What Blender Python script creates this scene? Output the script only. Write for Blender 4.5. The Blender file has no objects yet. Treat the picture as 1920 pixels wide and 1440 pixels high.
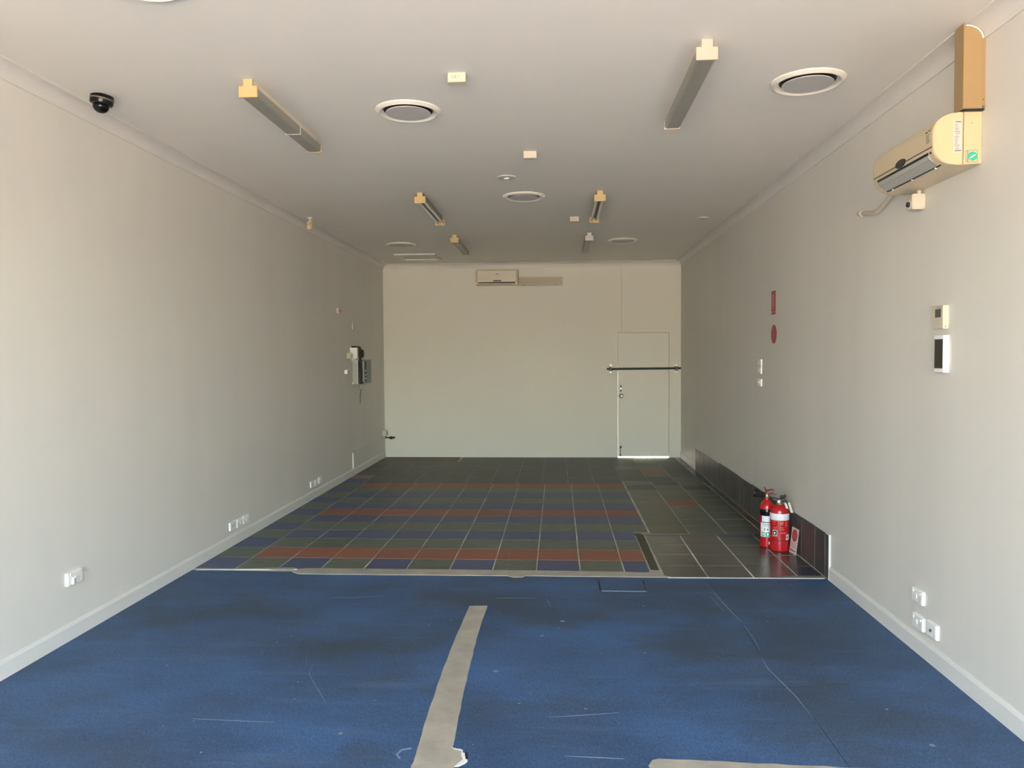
import bpy, bmesh, math, random
from mathutils import Vector, Matrix
random.seed(7)
SC = bpy.context.scene
COL = SC.collection
PI = math.pi

# ------------------------------------------------------------------ camera, sky, sun, exposure
CAM_H = 1.6271
yaw, pitch, roll = -0.0610057, 0.035511, -0.0063794
fw = Vector((math.sin(yaw)*math.cos(pitch), math.cos(yaw)*math.cos(pitch), -math.sin(pitch)))
r0 = Vector((math.cos(yaw), -math.sin(yaw), 0)); u0 = r0.cross(fw)
cr, sr = math.cos(roll), math.sin(roll)
rt = r0*cr + u0*sr; up = u0*cr - r0*sr
cd = bpy.data.cameras.new('camera'); cam = bpy.data.objects.new('camera', cd); COL.objects.link(cam)
cam.matrix_world = Matrix(((rt.x, up.x, -fw.x, 0), (rt.y, up.y, -fw.y, 0), (rt.z, up.z, -fw.z, CAM_H), (0, 0, 0, 1)))
cd.sensor_width = 36; cd.lens = 1419.54/1920*36; cd.clip_start = 0.05; cd.clip_end = 500
SC.camera = cam

world = bpy.data.worlds.new('sky'); SC.world = world; world.use_nodes = True
wn = world.node_tree.nodes; wl = world.node_tree.links; wn.clear()
sky = wn.new('ShaderNodeTexSky'); sky.sky_type = 'NISHITA'; sky.sun_disc = False
sky.sun_elevation = math.radians(52); sky.sun_rotation = math.radians(-50); sky.dust_density = 2.5; sky.air_density = 1.0; sky.ozone_density = 1.0
wbg = wn.new('ShaderNodeBackground'); wbg.inputs['Strength'].default_value = 0.30
wo = wn.new('ShaderNodeOutputWorld')
haze = wn.new('ShaderNodeMix'); haze.data_type = 'RGBA'; haze.blend_type = 'MULTIPLY'; haze.inputs[0].default_value = 1.0; haze.inputs[7].default_value = (1.0, 0.93, 0.80, 1)   # warm hazy air
wl.new(sky.outputs[0], haze.inputs[6]); wl.new(haze.outputs[2], wbg.inputs[0]); wl.new(wbg.outputs[0], wo.inputs[0])

sd = bpy.data.lights.new('sun', 'SUN'); sd.energy = 5.0; sd.angle = math.radians(0.53); sd.color = (1.0, 0.93, 0.82)
sun = bpy.data.objects.new('sun', sd); COL.objects.link(sun)
sun.rotation_euler = Vector((-0.5, 0.35, 0.8)).to_track_quat('Z', 'Y').to_euler()

FRONT_Y = -1.7      # plane of the open shopfront, behind the visible part of the room
OPEN_H = 2.85
pd = bpy.data.lights.new('shopfront_portal', 'AREA'); pd.shape = 'RECTANGLE'; pd.size = 4.7; pd.size_y = OPEN_H
pd.cycles.is_portal = True
portal = bpy.data.objects.new('shopfront_portal', pd); COL.objects.link(portal)
portal.location = (-0.44, FRONT_Y-0.1, OPEN_H/2); portal.rotation_euler = (PI/2, 0, 0)

vs = SC.view_settings
SC.display_settings.display_device = 'sRGB'
vs.view_transform = 'Standard'; vs.look = 'None'; vs.gamma = 1.0; vs.use_curve_mapping = False
vs.exposure = 4.36
SC.cycles.use_denoising = True
SC.cycles.max_bounces = 12; SC.cycles.diffuse_bounces = 8; SC.cycles.glossy_bounces = 4
SC.cycles.sample_clamp_indirect = 8.0

# ------------------------------------------------------------------ materials
def S(r, g, b):
    f = lambda c: (c/255/12.92) if c/255 <= 0.04045 else ((c/255+0.055)/1.055)**2.4
    return (f(r), f(g), f(b))
def mat(name, col, rough=0.5, var=0.0, scale=6.0, stretch=(1, 1, 1), bump=0.0, bscale=40, metal=0.0, spec=0.5, rand=0.0, col2=None):
    m = bpy.data.materials.new(name); m.use_nodes = True
    nt = m.node_tree; b = nt.nodes['Principled BSDF']; N = nt.nodes.new; K = nt.links.new
    b.inputs['Roughness'].default_value = rough; b.inputs['Metallic'].default_value = metal
    b.inputs['Specular IOR Level'].default_value = spec
    b.inputs['Base Color'].default_value = (*col, 1)
    tc = N('ShaderNodeTexCoord'); mp = N('ShaderNodeMapping'); mp.inputs['Scale'].default_value = stretch
    geo = N('ShaderNodeNewGeometry')
    K(geo.outputs['Position'], mp.inputs['Vector'])
    last = None
    if var > 0 or col2:
        n = N('ShaderNodeTexNoise'); n.inputs['Scale'].default_value = scale; n.inputs['Detail'].default_value = 5; n.inputs['Roughness'].default_value = 0.62
        K(mp.outputs[0], n.inputs['Vector'])
        rp = N('ShaderNodeValToRGB'); rp.color_ramp.elements[0].position = 0.3; rp.color_ramp.elements[1].position = 0.7
        c2 = col2 if col2 else tuple(min(1, c*(1+var)) for c in col); c1 = col if col2 else tuple(c*(1-var) for c in col)
        rp.color_ramp.elements[0].color = (*c1, 1); rp.color_ramp.elements[1].color = (*c2, 1)
        K(n.outputs['Fac'], rp.inputs['Fac']); last = rp.outputs['Color']
    if rand > 0:
        oi = N('ShaderNodeObjectInfo'); hs = N('ShaderNodeHueSaturation')
        mr = N('ShaderNodeMapRange'); mr.inputs['To Min'].default_value = 1-rand; mr.inputs['To Max'].default_value = 1+rand
        K(oi.outputs['Random'], mr.inputs['Value']); K(mr.outputs[0], hs.inputs['Value'])
        if last: K(last, hs.inputs['Color'])
        else: hs.inputs['Color'].default_value = (*col, 1)
        last = hs.outputs['Color']
    if last: K(last, b.inputs['Base Color'])
    if bump > 0:
        n2 = N('ShaderNodeTexNoise'); n2.inputs['Scale'].default_value = bscale; n2.inputs['Detail'].default_value = 4
        K(mp.outputs[0], n2.inputs['Vector'])
        bp = N('ShaderNodeBump'); bp.inputs['Strength'].default_value = bump; bp.inputs['Distance'].default_value = 0.002
        K(n2.outputs['Fac'], bp.inputs['Height']); K(bp.outputs[0], b.inputs['Normal'])
    return m

WALL = (0.64, 0.62, 0.575)
M = {}
M['wall'] = mat('painted_wall', WALL, 0.6, 0.035, 0.9, (1, 1.6, 0.16), 0.08, 90)
M['wall_back'] = mat('painted_back_wall', (0.68, 0.66, 0.58), 0.6, 0.02, 0.8, (1, 1, 0.6), 0.06, 90)
M['ceiling'] = mat('painted_ceiling', (0.77, 0.735, 0.675), 0.7, 0.02, 0.6, bump=0.05, bscale=60)
M['trim'] = mat('trim_paint', (0.66, 0.65, 0.62), 0.45, 0.03, 3, bump=0.05, bscale=30)
M['cornice'] = mat('cornice_paint', (0.66, 0.635, 0.595), 0.6, 0.02, 2)
M['filler'] = mat('white_filler', (0.8, 0.77, 0.7), 0.7, 0.06, 40)
M['door'] = mat('door_paint', (0.67, 0.655, 0.58), 0.5, 0.02, 1.5)
M['concrete'] = mat('concrete', (0.40, 0.37, 0.33), 0.8, 0.1, 4)
M['pavement'] = mat('sunlit_pavement', (0.44, 0.37, 0.29), 0.85, 0.06, 1.0)
M['brick_out'] = mat('outside_wall', (0.40, 0.33, 0.27), 0.85, 0.05, 2)
M['grout_pale'] = mat('pale_grout', (0.36, 0.34, 0.29), 0.8, 0.2, 5)
M['grout'] = mat('grout', (0.24, 0.235, 0.20), 0.8, scale=2.3, col2=(0.62, 0.60, 0.53))
M['t_green'] = mat('green_slate', (0.056, 0.076, 0.056), 0.45, scale=9, stretch=(1, 3.2, 1), col2=(0.112, 0.138, 0.104), bump=0.15, bscale=25, rand=0.10)
M['t_olive'] = mat('olive_slate', (0.072, 0.076, 0.045), 0.40, scale=7, stretch=(1, 3, 1), col2=(0.105, 0.107, 0.066), bump=0.15, bscale=25, rand=0.10)
M['t_dkgreen'] = mat('dark_green_slate', (0.05, 0.06, 0.045), 0.34, scale=7, stretch=(1, 3, 1), col2=(0.082, 0.092, 0.07), bump=0.15, bscale=25, rand=0.10)
M['t_blue'] = mat('blue_slate', (0.034, 0.052, 0.122), 0.45, scale=9, stretch=(1, 3, 1), col2=(0.052, 0.076, 0.165), bump=0.12, bscale=25, rand=0.09)
M['t_red'] = mat('terracotta', (0.200, 0.066, 0.036), 0.5, scale=12, stretch=(1, 4, 1), col2=(0.27, 0.098, 0.058), bump=0.12, bscale=25, rand=0.08)
M['t_dark'] = mat('dark_slate', (0.032, 0.033, 0.030), 0.50, scale=8, stretch=(1, 3.5, 1), col2=(0.112, 0.110, 0.099), bump=0.3, bscale=18, rand=0.12)
M['t_polish'] = mat('polished_dark_slate', (0.038, 0.036, 0.031), 0.24, scale=7, stretch=(1, 3, 1), col2=(0.098, 0.094, 0.083), bump=0.08, bscale=14, rand=0.10)
M['t_dkblue'] = mat('dark_blue_slate', (0.028, 0.036, 0.060), 0.25, scale=8, stretch=(1, 3, 1), col2=(0.045, 0.056, 0.085), bump=0.1, bscale=18, rand=0.10)
M['t_maroon'] = mat('maroon_slate', (0.085, 0.035, 0.028), 0.3, scale=8, col2=(0.12, 0.05, 0.04), rand=0.1)
M['t_skirt'] = mat('skirting_slate', (0.040, 0.040, 0.038), 0.5, scale=9, stretch=(1, 3, 0.8), col2=(0.088, 0.085, 0.080), bump=0.25, bscale=18, rand=0.22)
M['t_skirt_red'] = mat('skirting_slate_reddish', (0.055, 0.042, 0.042), 0.5, scale=9, stretch=(1, 3, 0.8), col2=(0.095, 0.072, 0.070), bump=0.25, bscale=18)
M['adhesive'] = mat('bare_adhesive', (0.045, 0.040, 0.024), 0.8, scale=30, col2=(0.085, 0.075, 0.045), bump=0.6, bscale=60)
M['cement'] = mat('tan_cement', (0.17, 0.155, 0.115), 0.85, 0.15, 6)
M['tape'] = mat('cloth_tape', (0.34, 0.315, 0.265), 0.45, 0.17, 7, bump=0.8, bscale=14)
M['torn'] = mat('torn_white_backing', (0.68, 0.67, 0.64), 0.8)
M['mark'] = mat('scratch_white', (0.20, 0.24, 0.31), 0.8)
M['crack'] = mat('dark_gap', (0.008, 0.010, 0.016), 0.8)
M['cream'] = mat('aged_cream_plastic', (0.50, 0.365, 0.17), 0.45)
M['cream_pale'] = mat('pale_cream_plastic', (0.50, 0.40, 0.32), 0.45)
M['cream_grey'] = mat('greyish_white_plastic', (0.50, 0.49, 0.46), 0.5)
M['spine_dark'] = mat('dark_batten_enamel', (0.24, 0.21, 0.165), 0.5)  # darker enamel for the spines of the bare tube battens
M['spine'] = mat('cream_enamel', (0.70, 0.63, 0.52), 0.4)
M['plastic'] = mat('white_plastic', (0.80, 0.79, 0.76), 0.35)
M['plastic_cream'] = mat('cream_white_plastic', (0.54, 0.49, 0.39), 0.4)
M['ac'] = mat('ac_cream', (0.60, 0.50, 0.34), 0.35)
M['ac_side'] = mat('ac_yellowed_side', (0.58, 0.455, 0.28), 0.35)
M['ac_vane'] = mat('ac_vane_grey', (0.40, 0.40, 0.36), 0.4)
M['ac_back'] = mat('ac_old_cream', (0.62, 0.56, 0.44), 0.4)
M['duct'] = mat('tan_duct', (0.325, 0.215, 0.10), 0.4)
M['duct_back'] = mat('brown_tan_duct', (0.42, 0.34, 0.24), 0.4)
M['black'] = mat('black_plastic', (0.006, 0.006, 0.006), 0.12, spec=0.25)
M['black_matt'] = mat('matt_black', (0.012, 0.011, 0.010), 0.6)
M['screen'] = mat('dark_screen', (0.02, 0.02, 0.018), 0.15)
M['lcd'] = mat('lcd_green_grey', (0.065, 0.075, 0.058), 0.2)
M['grey_print'] = mat('grey_print', (0.20, 0.19, 0.18), 0.6)
M['pale_print'] = mat('pale_print', (0.52, 0.50, 0.47), 0.6)
M['dark_print'] = mat('dark_print', (0.05, 0.045, 0.04), 0.6)
M['grey_dark'] = mat('grille_grey', (0.10, 0.095, 0.085), 0.5)
M['disc'] = mat('vent_disc', (0.52, 0.50, 0.48), 0.5)
M['vent'] = mat('vent_ring', (0.74, 0.70, 0.62), 0.45)
M['steel'] = mat('steel', (0.55, 0.54, 0.52), 0.3, metal=1.0)
M['brass'] = mat('dull_brass', (0.09, 0.07, 0.035), 0.45, metal=0.6)
M['barpaint'] = mat('dark_green_bar', (0.012, 0.016, 0.013), 0.4)
M['valve_brass'] = mat('valve_brass', (0.45, 0.36, 0.24), 0.35, metal=0.8)
M['red'] = mat('extinguisher_red', (0.40, 0.010, 0.014), 0.18)
M['red_dark'] = mat('lever_red', (0.22, 0.010, 0.012), 0.35)
M['sign_red'] = mat('sign_red', (0.34, 0.035, 0.032), 0.5)
M['sign_pink'] = mat('sign_pale_red', (0.55, 0.17, 0.14), 0.5)
M['label_white'] = mat('label_white', (0.78, 0.78, 0.80), 0.4)
M['band_white'] = mat('white_band', (0.72, 0.70, 0.76), 0.4)
M['label_green'] = mat('label_green', (0.02, 0.30, 0.17), 0.4)
M['sticker_green'] = mat('sticker_green', (0.03, 0.42, 0.26), 0.4)
M['tag'] = mat('paper_tag', (0.62, 0.60, 0.52), 0.7)
M['card'] = mat('card_white', (0.62, 0.56, 0.53), 0.5)
M['board_grey'] = mat('switchboard_grey', (0.20, 0.23, 0.23), 0.45)
M['board_side'] = mat('switchboard_painted_side', (0.40, 0.375, 0.33), 0.5)
M['yellow'] = mat('yellow_label', (0.60, 0.40, 0.08), 0.5)
M['tube'] = mat('fluorescent_glass', (0.74, 0.72, 0.68), 0.25)

def prism_mat():
    m = mat('prismatic_diffuser', (0.31, 0.295, 0.25), 0.35, 0.03, 8)
    b = m.node_tree.nodes['Principled BSDF']
    b.inputs['Transmission Weight'].default_value = 0.10
    return m
M['diffuser'] = prism_mat()

def vinyl_mat():
    m = bpy.data.materials.new('blue_vinyl'); m.use_nodes = True
    nt = m.node_tree; N = nt.nodes.new; K = nt.links.new; b = nt.nodes['Principled BSDF']
    geo = N('ShaderNodeNewGeometry')
    def noise(scale, st=(1, 1, 1), rotz=0, det=5, rough=0.6):
        mp = N('ShaderNodeMapping'); mp.inputs['Scale'].default_value = st; mp.inputs['Rotation'].default_value = (0, 0, rotz)
        K(geo.outputs['Position'], mp.inputs['Vector'])
        n = N('ShaderNodeTexNoise'); n.inputs['Scale'].default_value = scale; n.inputs['Detail'].default_value = det; n.inputs['Roughness'].default_value = rough
        K(mp.outputs[0], n.inputs['Vector']); return n.outputs['Fac']
    def ramp(fac, a, c, ca=(0, 0, 0), cb=(1, 1, 1)):
        r = N('ShaderNodeValToRGB'); r.color_ramp.elements[0].position = a; r.color_ramp.elements[1].position = c
        r.color_ramp.elements[0].color = (*ca, 1); r.color_ramp.elements[1].color = (*cb, 1)
        K(fac, r.inputs['Fac']); return r.outputs['Color']
    def mix(fac, A, B):
        x = N('ShaderNodeMix'); x.data_type = 'RGBA'
        if isinstance(fac, float): x.inputs[0].default_value = fac
        else: K(fac, x.inputs[0])
        for s, v in ((6, A), (7, B)):
            if isinstance(v, tuple): x.inputs[s].default_value = (*v, 1)
            else: K(v, x.inputs[s])
        return x.outputs[2]
    def mul(a, k):
        x = N('ShaderNodeMath'); x.operation = 'MULTIPLY'; K(a, x.inputs[0])
        if isinstance(k, float): x.inputs[1].default_value = k
        else: K(k, x.inputs[1])
        return x.outputs[0]
    base = ramp(noise(1.1, (1, 1.6, 1)), 0.33, 0.68, (0.030, 0.062, 0.125), (0.044, 0.108, 0.245))
    dirt = ramp(noise(0.9, (1.0, 1.5, 1), det=7), 0.50, 0.66)
    c = mix(mul(dirt, 0.75), base, (0.036, 0.052, 0.070))
    for sx, sy, sr_, k in ((1.25, 4.9, 1.1, 0.75), (-0.95, 4.25, 0.55, 0.7), (1.2, 3.5, 0.7, 0.45), (-1.7, 4.6, 0.7, 0.35), (0.3, 5.1, 0.7, 0.3)):
        dn = N('ShaderNodeVectorMath'); dn.operation = 'DISTANCE'; K(geo.outputs['Position'], dn.inputs[0]); dn.inputs[1].default_value = (sx, sy, 0)
        mr = N('ShaderNodeMapRange'); mr.interpolation_type = 'SMOOTHSTEP'; mr.inputs['From Min'].default_value = sr_; mr.inputs['From Max'].default_value = 0.0; mr.inputs['To Min'].default_value = 0; mr.inputs['To Max'].default_value = k
        K(dn.outputs['Value'], mr.inputs['Value'])
        c = mix(mul(mul(mr.outputs[0], ramp(noise(2.3, (1, 1.3, 1), sx), 0.30, 0.62)), 1.0), c, (0.034, 0.050, 0.058))
    fine = ramp(noise(55, (2.2, 1, 1), 0.5), 0.30, 0.70, (0.62, 0.64, 0.68), (1.42, 1.38, 1.32))
    mm = N('ShaderNodeMix'); mm.data_type = 'RGBA'; mm.blend_type = 'MULTIPLY'; mm.inputs[0].default_value = 1.0
    K(c, mm.inputs[6]); K(fine, mm.inputs[7]); c = mm.outputs[2]
    scuff = mul(ramp(noise(2.6, (0.35, 3.2, 1), 0.05, 8, 0.72), 0.56, 0.74), 0.42)
    c = mix(scuff, c, (0.11, 0.16, 0.25))
    scuff2 = mul(ramp(noise(9, (4.0, 0.7, 1), 0.35, 6, 0.7), 0.60, 0.76), 0.42)
    c = mix(scuff2, c, (0.14, 0.19, 0.28))
    v = N('ShaderNodeTexVoronoi'); v.inputs['Scale'].default_value = 9.0; v.inputs['Randomness'].default_value = 1.0
    K(geo.outputs['Position'], v.inputs['Vector'])
    sp = mul(ramp(v.outputs['Distance'], 0.028, 0.05, (1, 1, 1), (0, 0, 0)), 0.8)
    gate = ramp(noise(1.7), 0.47, 0.55)
    c = mix(mul(sp, gate), c, (0.5, 0.55, 0.62))
    pits = mul(ramp(noise(38, (1, 1.4, 1)), 0.63, 0.72), 0.55)
    c = mix(pits, c, (0.010, 0.018, 0.045))
    K(c, b.inputs['Base Color'])
    b.inputs['Roughness'].default_value = 0.55; b.inputs['Specular IOR Level'].default_value = 0.35
    bp = N('ShaderNodeBump'); bp.inputs['Strength'].default_value = 0.35; bp.inputs['Distance'].default_value = 0.002
    K(noise(70, (1.6, 1, 1), 0.4), bp.inputs['Height']); K(bp.outputs[0], b.inputs['Normal'])
    return m
M['vinyl'] = vinyl_mat()

# ------------------------------------------------------------------ mesh helpers
class MB:
    def __init__(s): s.v = []; s.f = []
    def add(s, vs, fs):
        o = len(s.v); s.v += [tuple(v) for v in vs]; s.f += [tuple(i+o for i in f) for f in fs]; return s
    def box(s, x0, x1, y0, y1, z0, z1):
        if x0 > x1: x0, x1 = x1, x0
        if y0 > y1: y0, y1 = y1, y0
        if z0 > z1: z0, z1 = z1, z0
        return s.add([(x0,y0,z0),(x1,y0,z0),(x1,y1,z0),(x0,y1,z0),(x0,y0,z1),(x1,y0,z1),(x1,y1,z1),(x0,y1,z1)],
              [(0,3,2,1),(4,5,6,7),(0,1,5,4),(1,2,6,5),(2,3,7,6),(3,0,4,7)])
    def plate(s, x0, x1, z0, z1, d, y0=0.0, c=0.003):
        """flat plate on a wall: from y0 out to y0-d, front edge chamfered by c"""
        a = [(x0,y0,z0),(x1,y0,z0),(x1,y0,z1),(x0,y0,z1)]
        b = [(x0,y0-d+c,z0),(x1,y0-d+c,z0),(x1,y0-d+c,z1),(x0,y0-d+c,z1)]
        e = [(x0+c,y0-d,z0+c),(x1-c,y0-d,z0+c),(x1-c,y0-d,z1-c),(x0+c,y0-d,z1-c)]
        f = [(3,2,1,0),(8,9,10,11)]
        for i in range(4):
            j = (i+1) % 4; f += [(i,j,4+j,4+i),(4+i,4+j,8+j,8+i)]
        return s.add(a+b+e, f)
    def lathe(s, prof, axis='z', c=(0,0,0), n=32, a0=0.0):
        """prof: list of (radius, height) revolved about axis through c"""
        vs = []; fs = []; k = len(prof)
        def pt(r, h, t):
            x, y = r*math.cos(t), r*math.sin(t)
            if axis == 'z': p = (x, y, h)
            elif axis == 'y': p = (x, -h, y)     # height runs towards -y (out of the wall)
            else: p = (h, x, y)
            return (p[0]+c[0], p[1]+c[1], p[2]+c[2])
        for i in range(n):
            for r, h in prof: vs.append(pt(r, h, a0+2*PI*i/n))
        for i in range(n):
            j = (i+1) % n
            for q in range(k-1): fs.append((i*k+q, j*k+q, j*k+q+1, i*k+q+1))
        if prof[0][0] > 1e-6: fs.append(tuple(i*k for i in range(n))[::-1])
        if prof[-1][0] > 1e-6: fs.append(tuple(i*k+k-1 for i in range(n)))
        return s.add(vs, fs)
    def prism(s, poly, axis, a, b):
        """poly (2d) extruded along axis from a to b"""
        n = len(poly)
        def p(q, h):
            return (h, q[0], q[1]) if axis == 'x' else ((q[0], h, q[1]) if axis == 'y' else (q[0], q[1], h))
        vs = [p(q, a) for q in poly] + [p(q, b) for q in poly]
        fs = [tuple(range(n))[::-1], tuple(range(n, 2*n))]
        for i in range(n):
            j = (i+1) % n; fs.append((i, j, n+j, n+i))
        return s.add(vs, fs)
    def tube(s, pts, r, n=10):
        pts = [Vector(p) for p in pts]; rs = r if isinstance(r, (list, tuple)) else [r]*len(pts)
        vs = []; fs = []; ref = None
        for i, p in enumerate(pts):
            t = (pts[min(i+1, len(pts)-1)]-pts[max(i-1, 0)]).normalized()
            if ref is None:
                ref = Vector((0, 0, 1)) if abs(t.z) < 0.9 else Vector((1, 0, 0))
            a = t.cross(ref).normalized(); ref = a.cross(t).normalized()
            for k in range(n):
                w = 2*PI*k/n; vs.append(p + rs[i]*(a*math.cos(w)+ref*math.sin(w)))
        for i in range(len(pts)-1):
            for k in range(n):
                q = (k+1) % n; fs.append((i*n+k, i*n+q, (i+1)*n+q, (i+1)*n+k))
        fs.append(tuple(range(n))[::-1]); fs.append(tuple((len(pts)-1)*n+k for k in range(n)))
        return s.add(vs, fs)
    def build(s, name, m, parent=None, smooth=False, bevel=0.0, seg=2):
        me = bpy.data.meshes.new(name); me.from_pydata(s.v, [], s.f)
        bm = bmesh.new(); bm.from_mesh(me); bmesh.ops.recalc_face_normals(bm, faces=bm.faces)
        if bevel > 0:
            es = [e for e in bm.edges if len(e.link_faces) == 2 and e.calc_face_angle(0) > 0.6]
            bmesh.ops.bevel(bm, geom=es, offset=bevel, segments=seg, affect='EDGES', clamp_overlap=True)
        bm.to_mesh(me); bm.free()
        me.materials.append(M[m] if isinstance(m, str) else m)
        if smooth:
            for p in me.polygons: p.use_smooth = True
            try: me.set_sharp_from_angle(angle=0.6)
            except Exception: pass
        o = bpy.data.objects.new(name, me); COL.objects.link(o)
        if parent: o.parent = parent
        return o

def link_mesh(name, me, parent=None):
    o = bpy.data.objects.new(name, me); COL.objects.link(o)
    if parent: o.parent = parent
    return o
def tag(o, label, cat, group=None):
    o['label'] = label; o['category'] = cat
    if group: o['group'] = group
    return o
def thing(name, label, cat, loc=(0, 0, 0), rz=0.0, group=None):
    o = bpy.data.objects.new(name, None); COL.objects.link(o); o.empty_display_size = 0.05
    o.location = loc; o.rotation_euler = (0, 0, rz)
    return tag(o, label, cat, group)
def struct(o):
    o['kind'] = 'structure'; return o
def copy_tree(o, parent=None):
    c = o.copy(); COL.objects.link(c)
    if parent: c.parent = parent; c.matrix_parent_inverse = o.matrix_parent_inverse.copy()
    for ch in list(o.children): copy_tree(ch, c)
    return c
def dup(o, loc, label, rz=None, group=None):
    c = copy_tree(o); c.location = loc; c['label'] = label
    if rz is not None: c.rotation_euler = (0, 0, rz)
    if group: c['group'] = group
    return c
def text_part(name, body, size, m, parent, mtx):
    cu = bpy.data.curves.new('lettering', 'FONT'); cu.body = body; cu.size = size; cu.align_x = 'CENTER'; cu.align_y = 'CENTER'
    to = bpy.data.objects.new('lettering', cu); COL.objects.link(to)
    bpy.context.view_layer.update()
    dg = bpy.context.evaluated_depsgraph_get()
    me = bpy.data.meshes.new_from_object(to.evaluated_get(dg))
    bpy.data.objects.remove(to); bpy.data.curves.remove(cu)
    me.transform(mtx); me.materials.clear(); me.materials.append(M[m])
    return link_mesh(name, me, parent)
def on_front(x, y, z): return Matrix.Translation((x, y, z)) @ Matrix.Rotation(PI/2, 4, 'X')   # text in a wall plate's plane

# ------------------------------------------------------------------ dimensions
WL, WR, YB, ZC = -2.843, 1.958, 12.238, 3.143
T = 0.16
RZ_R, RZ_L = -PI/2, PI/2          # wall things: local x = right as seen, local -y = out of the wall

# ------------------------------------------------------------------ setting
outside = struct(MB().box(-60, 60, -60, FRONT_Y-T, -0.12, -0.03).build('trim_9', 'pavement')); outside.name = 'pavement_front'
out_b = struct(MB().box(-60, 60, YB+T, 70, -0.12, -0.006).build('pavement_back', 'pavement'))

floor = struct(MB().box(WL-T, WR+T, FRONT_Y-T, YB+T, -0.12, -0.008).build('floor', 'concrete'))
ceiling = struct(MB().box(WL-T, WR+T, FRONT_Y-T, YB+T, ZC, ZC+0.15).build('ceiling', 'ceiling'))
wall_left = struct(MB().box(WL-T, WL, FRONT_Y-T, YB+T, -0.008, ZC).build('wall_left', 'wall'))
wall_right = struct(MB().box(WR, WR+T, FRONT_Y-T, YB+T, -0.008, ZC).build('wall_right', 'wall'))
DX0, DX1, DZ = 0.954, 1.771, 2.008
wb = MB().box(WL, DX0, YB, YB+T, -0.008, ZC).box(DX1, WR, YB, YB+T, -0.008, ZC).box(DX0, DX1, YB, YB+T, DZ, ZC)
wall_back = struct(wb.build('wall_back', 'wall_back'))
wall_front = struct(MB().box(WL, WR, FRONT_Y-T, FRONT_Y, OPEN_H, ZC).box(WL, WL+0.55, FRONT_Y-T, FRONT_Y, -0.008, OPEN_H).build('wall_front', 'wall'))  # header, plus an unseen left pier added to cut light on the right wall
for n_, x_ in (('wall_front_left', WL-T), ('wall_front_right', WR+T)):
    s_ = -1 if x_ < 0 else 1
    struct(MB().box(x_, x_+s_*9, FRONT_Y-T, FRONT_Y, -0.03, ZC+0.6).build(n_, 'brick_out'))

# door with its hardware
door = struct(MB().box(DX0+0.0035, DX1-0.006, YB+0.004, YB+0.044, 0.016, DZ-0.006).build('door_1', 'door'))
lk = MB().box(1.000, 1.012, YB-0.010, YB+0.004, 1.060, 1.165).box(0.994, 1.014, YB-0.014, YB-0.008, 1.145, 1.165).box(0.992, 1.010, YB-0.014, YB-0.006, 1.060, 1.085).build('latch', 'black_matt', door)
MB().box(0.999, 1.013, YB-0.016, YB-0.008, 1.100, 1.125).build('latch_knob', 'steel', lk)
esc = MB().lathe([(0.036, 0), (0.036, 0.006), (0.030, 0.010)], 'y', (1.012, YB+0.004, 0.993), 20).build('knob_rose', 'black_matt', door, True)
MB().lathe([(0.012, 0.006), (0.012, 0.03), (0.024, 0.036), (0.024, 0.055), (0.014, 0.062), (0, 0.062)], 'y', (1.012, YB+0.004, 0.993), 20).build('door_knob', 'plastic', door, True)
bt = MB().box(0.984, 1.006, YB-0.004, YB+0.004, 0.030, 0.185).build('bolt_plate', 'steel', door)
MB().tube([(0.995, YB-0.012, 0.028), (0.995, YB-0.012, 0.180)], 0.006, 8).box(0.982, 1.010, YB-0.018, YB-0.003, 0.150, 0.166).box(0.986, 1.018, YB-0.020, YB-0.003, 0.166, 0.186).box(0.985, 1.005, YB-0.016, YB-0.003, 0.095, 0.103).box(0.984, 1.007, YB-0.018, YB-0.003, 0.024, 0.052).build('bolt', 'black_matt', door)
MB().box(DX0+0.003, DX0+0.010, YB-0.001, YB+0.006, 0.97, 1.02).build('strike_plate', 'grey_dark', door)
MB().box(0.965, 1.055, YB-0.012, YB+0.0, DZ-0.003, DZ+0.010).build('head_stop', 'trim', door)

struct(MB().box(DX1-0.012, DX1, YB+0.046, YB+0.07, 0, DZ).box(DX0, DX1-0.012, YB+0.046, YB+0.07, DZ-0.012, DZ).box(DX0, DX0+0.02, YB+0.046, YB+0.07, 1.47, DZ-0.012).build('gap_shade_stop', 'grey_dark')).name = 'trim_6'  # stops added to block light; dark colour stands in for shade in the door gaps
# cornices (coved), baseboards
def cove(n=8, w=0.091, h=0.068):
    pts = [(0, 0), (0, -h-0.006), (0.007, -h-0.006), (0.010, -h)]
    for i in range(1, n):
        a = PI/2*i/n
        pts.append((0.010+(w-0.016)*(1-math.cos(a)), -h+(h-0.008)*math.sin(a)))
    pts += [(w-0.006, -0.008), (w, -0.007), (w, 0)]
    return pts
P_ = cove()
struct(MB().prism([(WL+x, ZC+z) for x, z in P_], 'y', FRONT_Y, YB).build('trim_1', 'cornice', None, True))
struct(MB().prism([(WR-x, ZC+z) for x, z in P_], 'y', FRONT_Y, YB).build('trim_2', 'cornice', None, True))
struct(MB().prism([(YB-x, ZC+z) for x, z in P_], 'x', WL+0.02, WR-0.02).build('trim_3', 'cornice', None, True))
BP = [(0, -0.008), (0.012, -0.008), (0.012, 0.080), (0.004, 0.100), (0, 0.100)]
struct(MB().prism([(WL+x, z) for x, z in BP], 'y', FRONT_Y, YB).build('baseboard_left', 'trim'))
bbr = struct(MB().prism([(WR-x, z) for x, z in BP], 'y', FRONT_Y, 5.545).build('baseboard_right', 'trim'))
MB().prism([(WR-x, z) for x, z in BP], 'y', 10.92, YB).build('far_length', 'trim', bbr)
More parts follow.
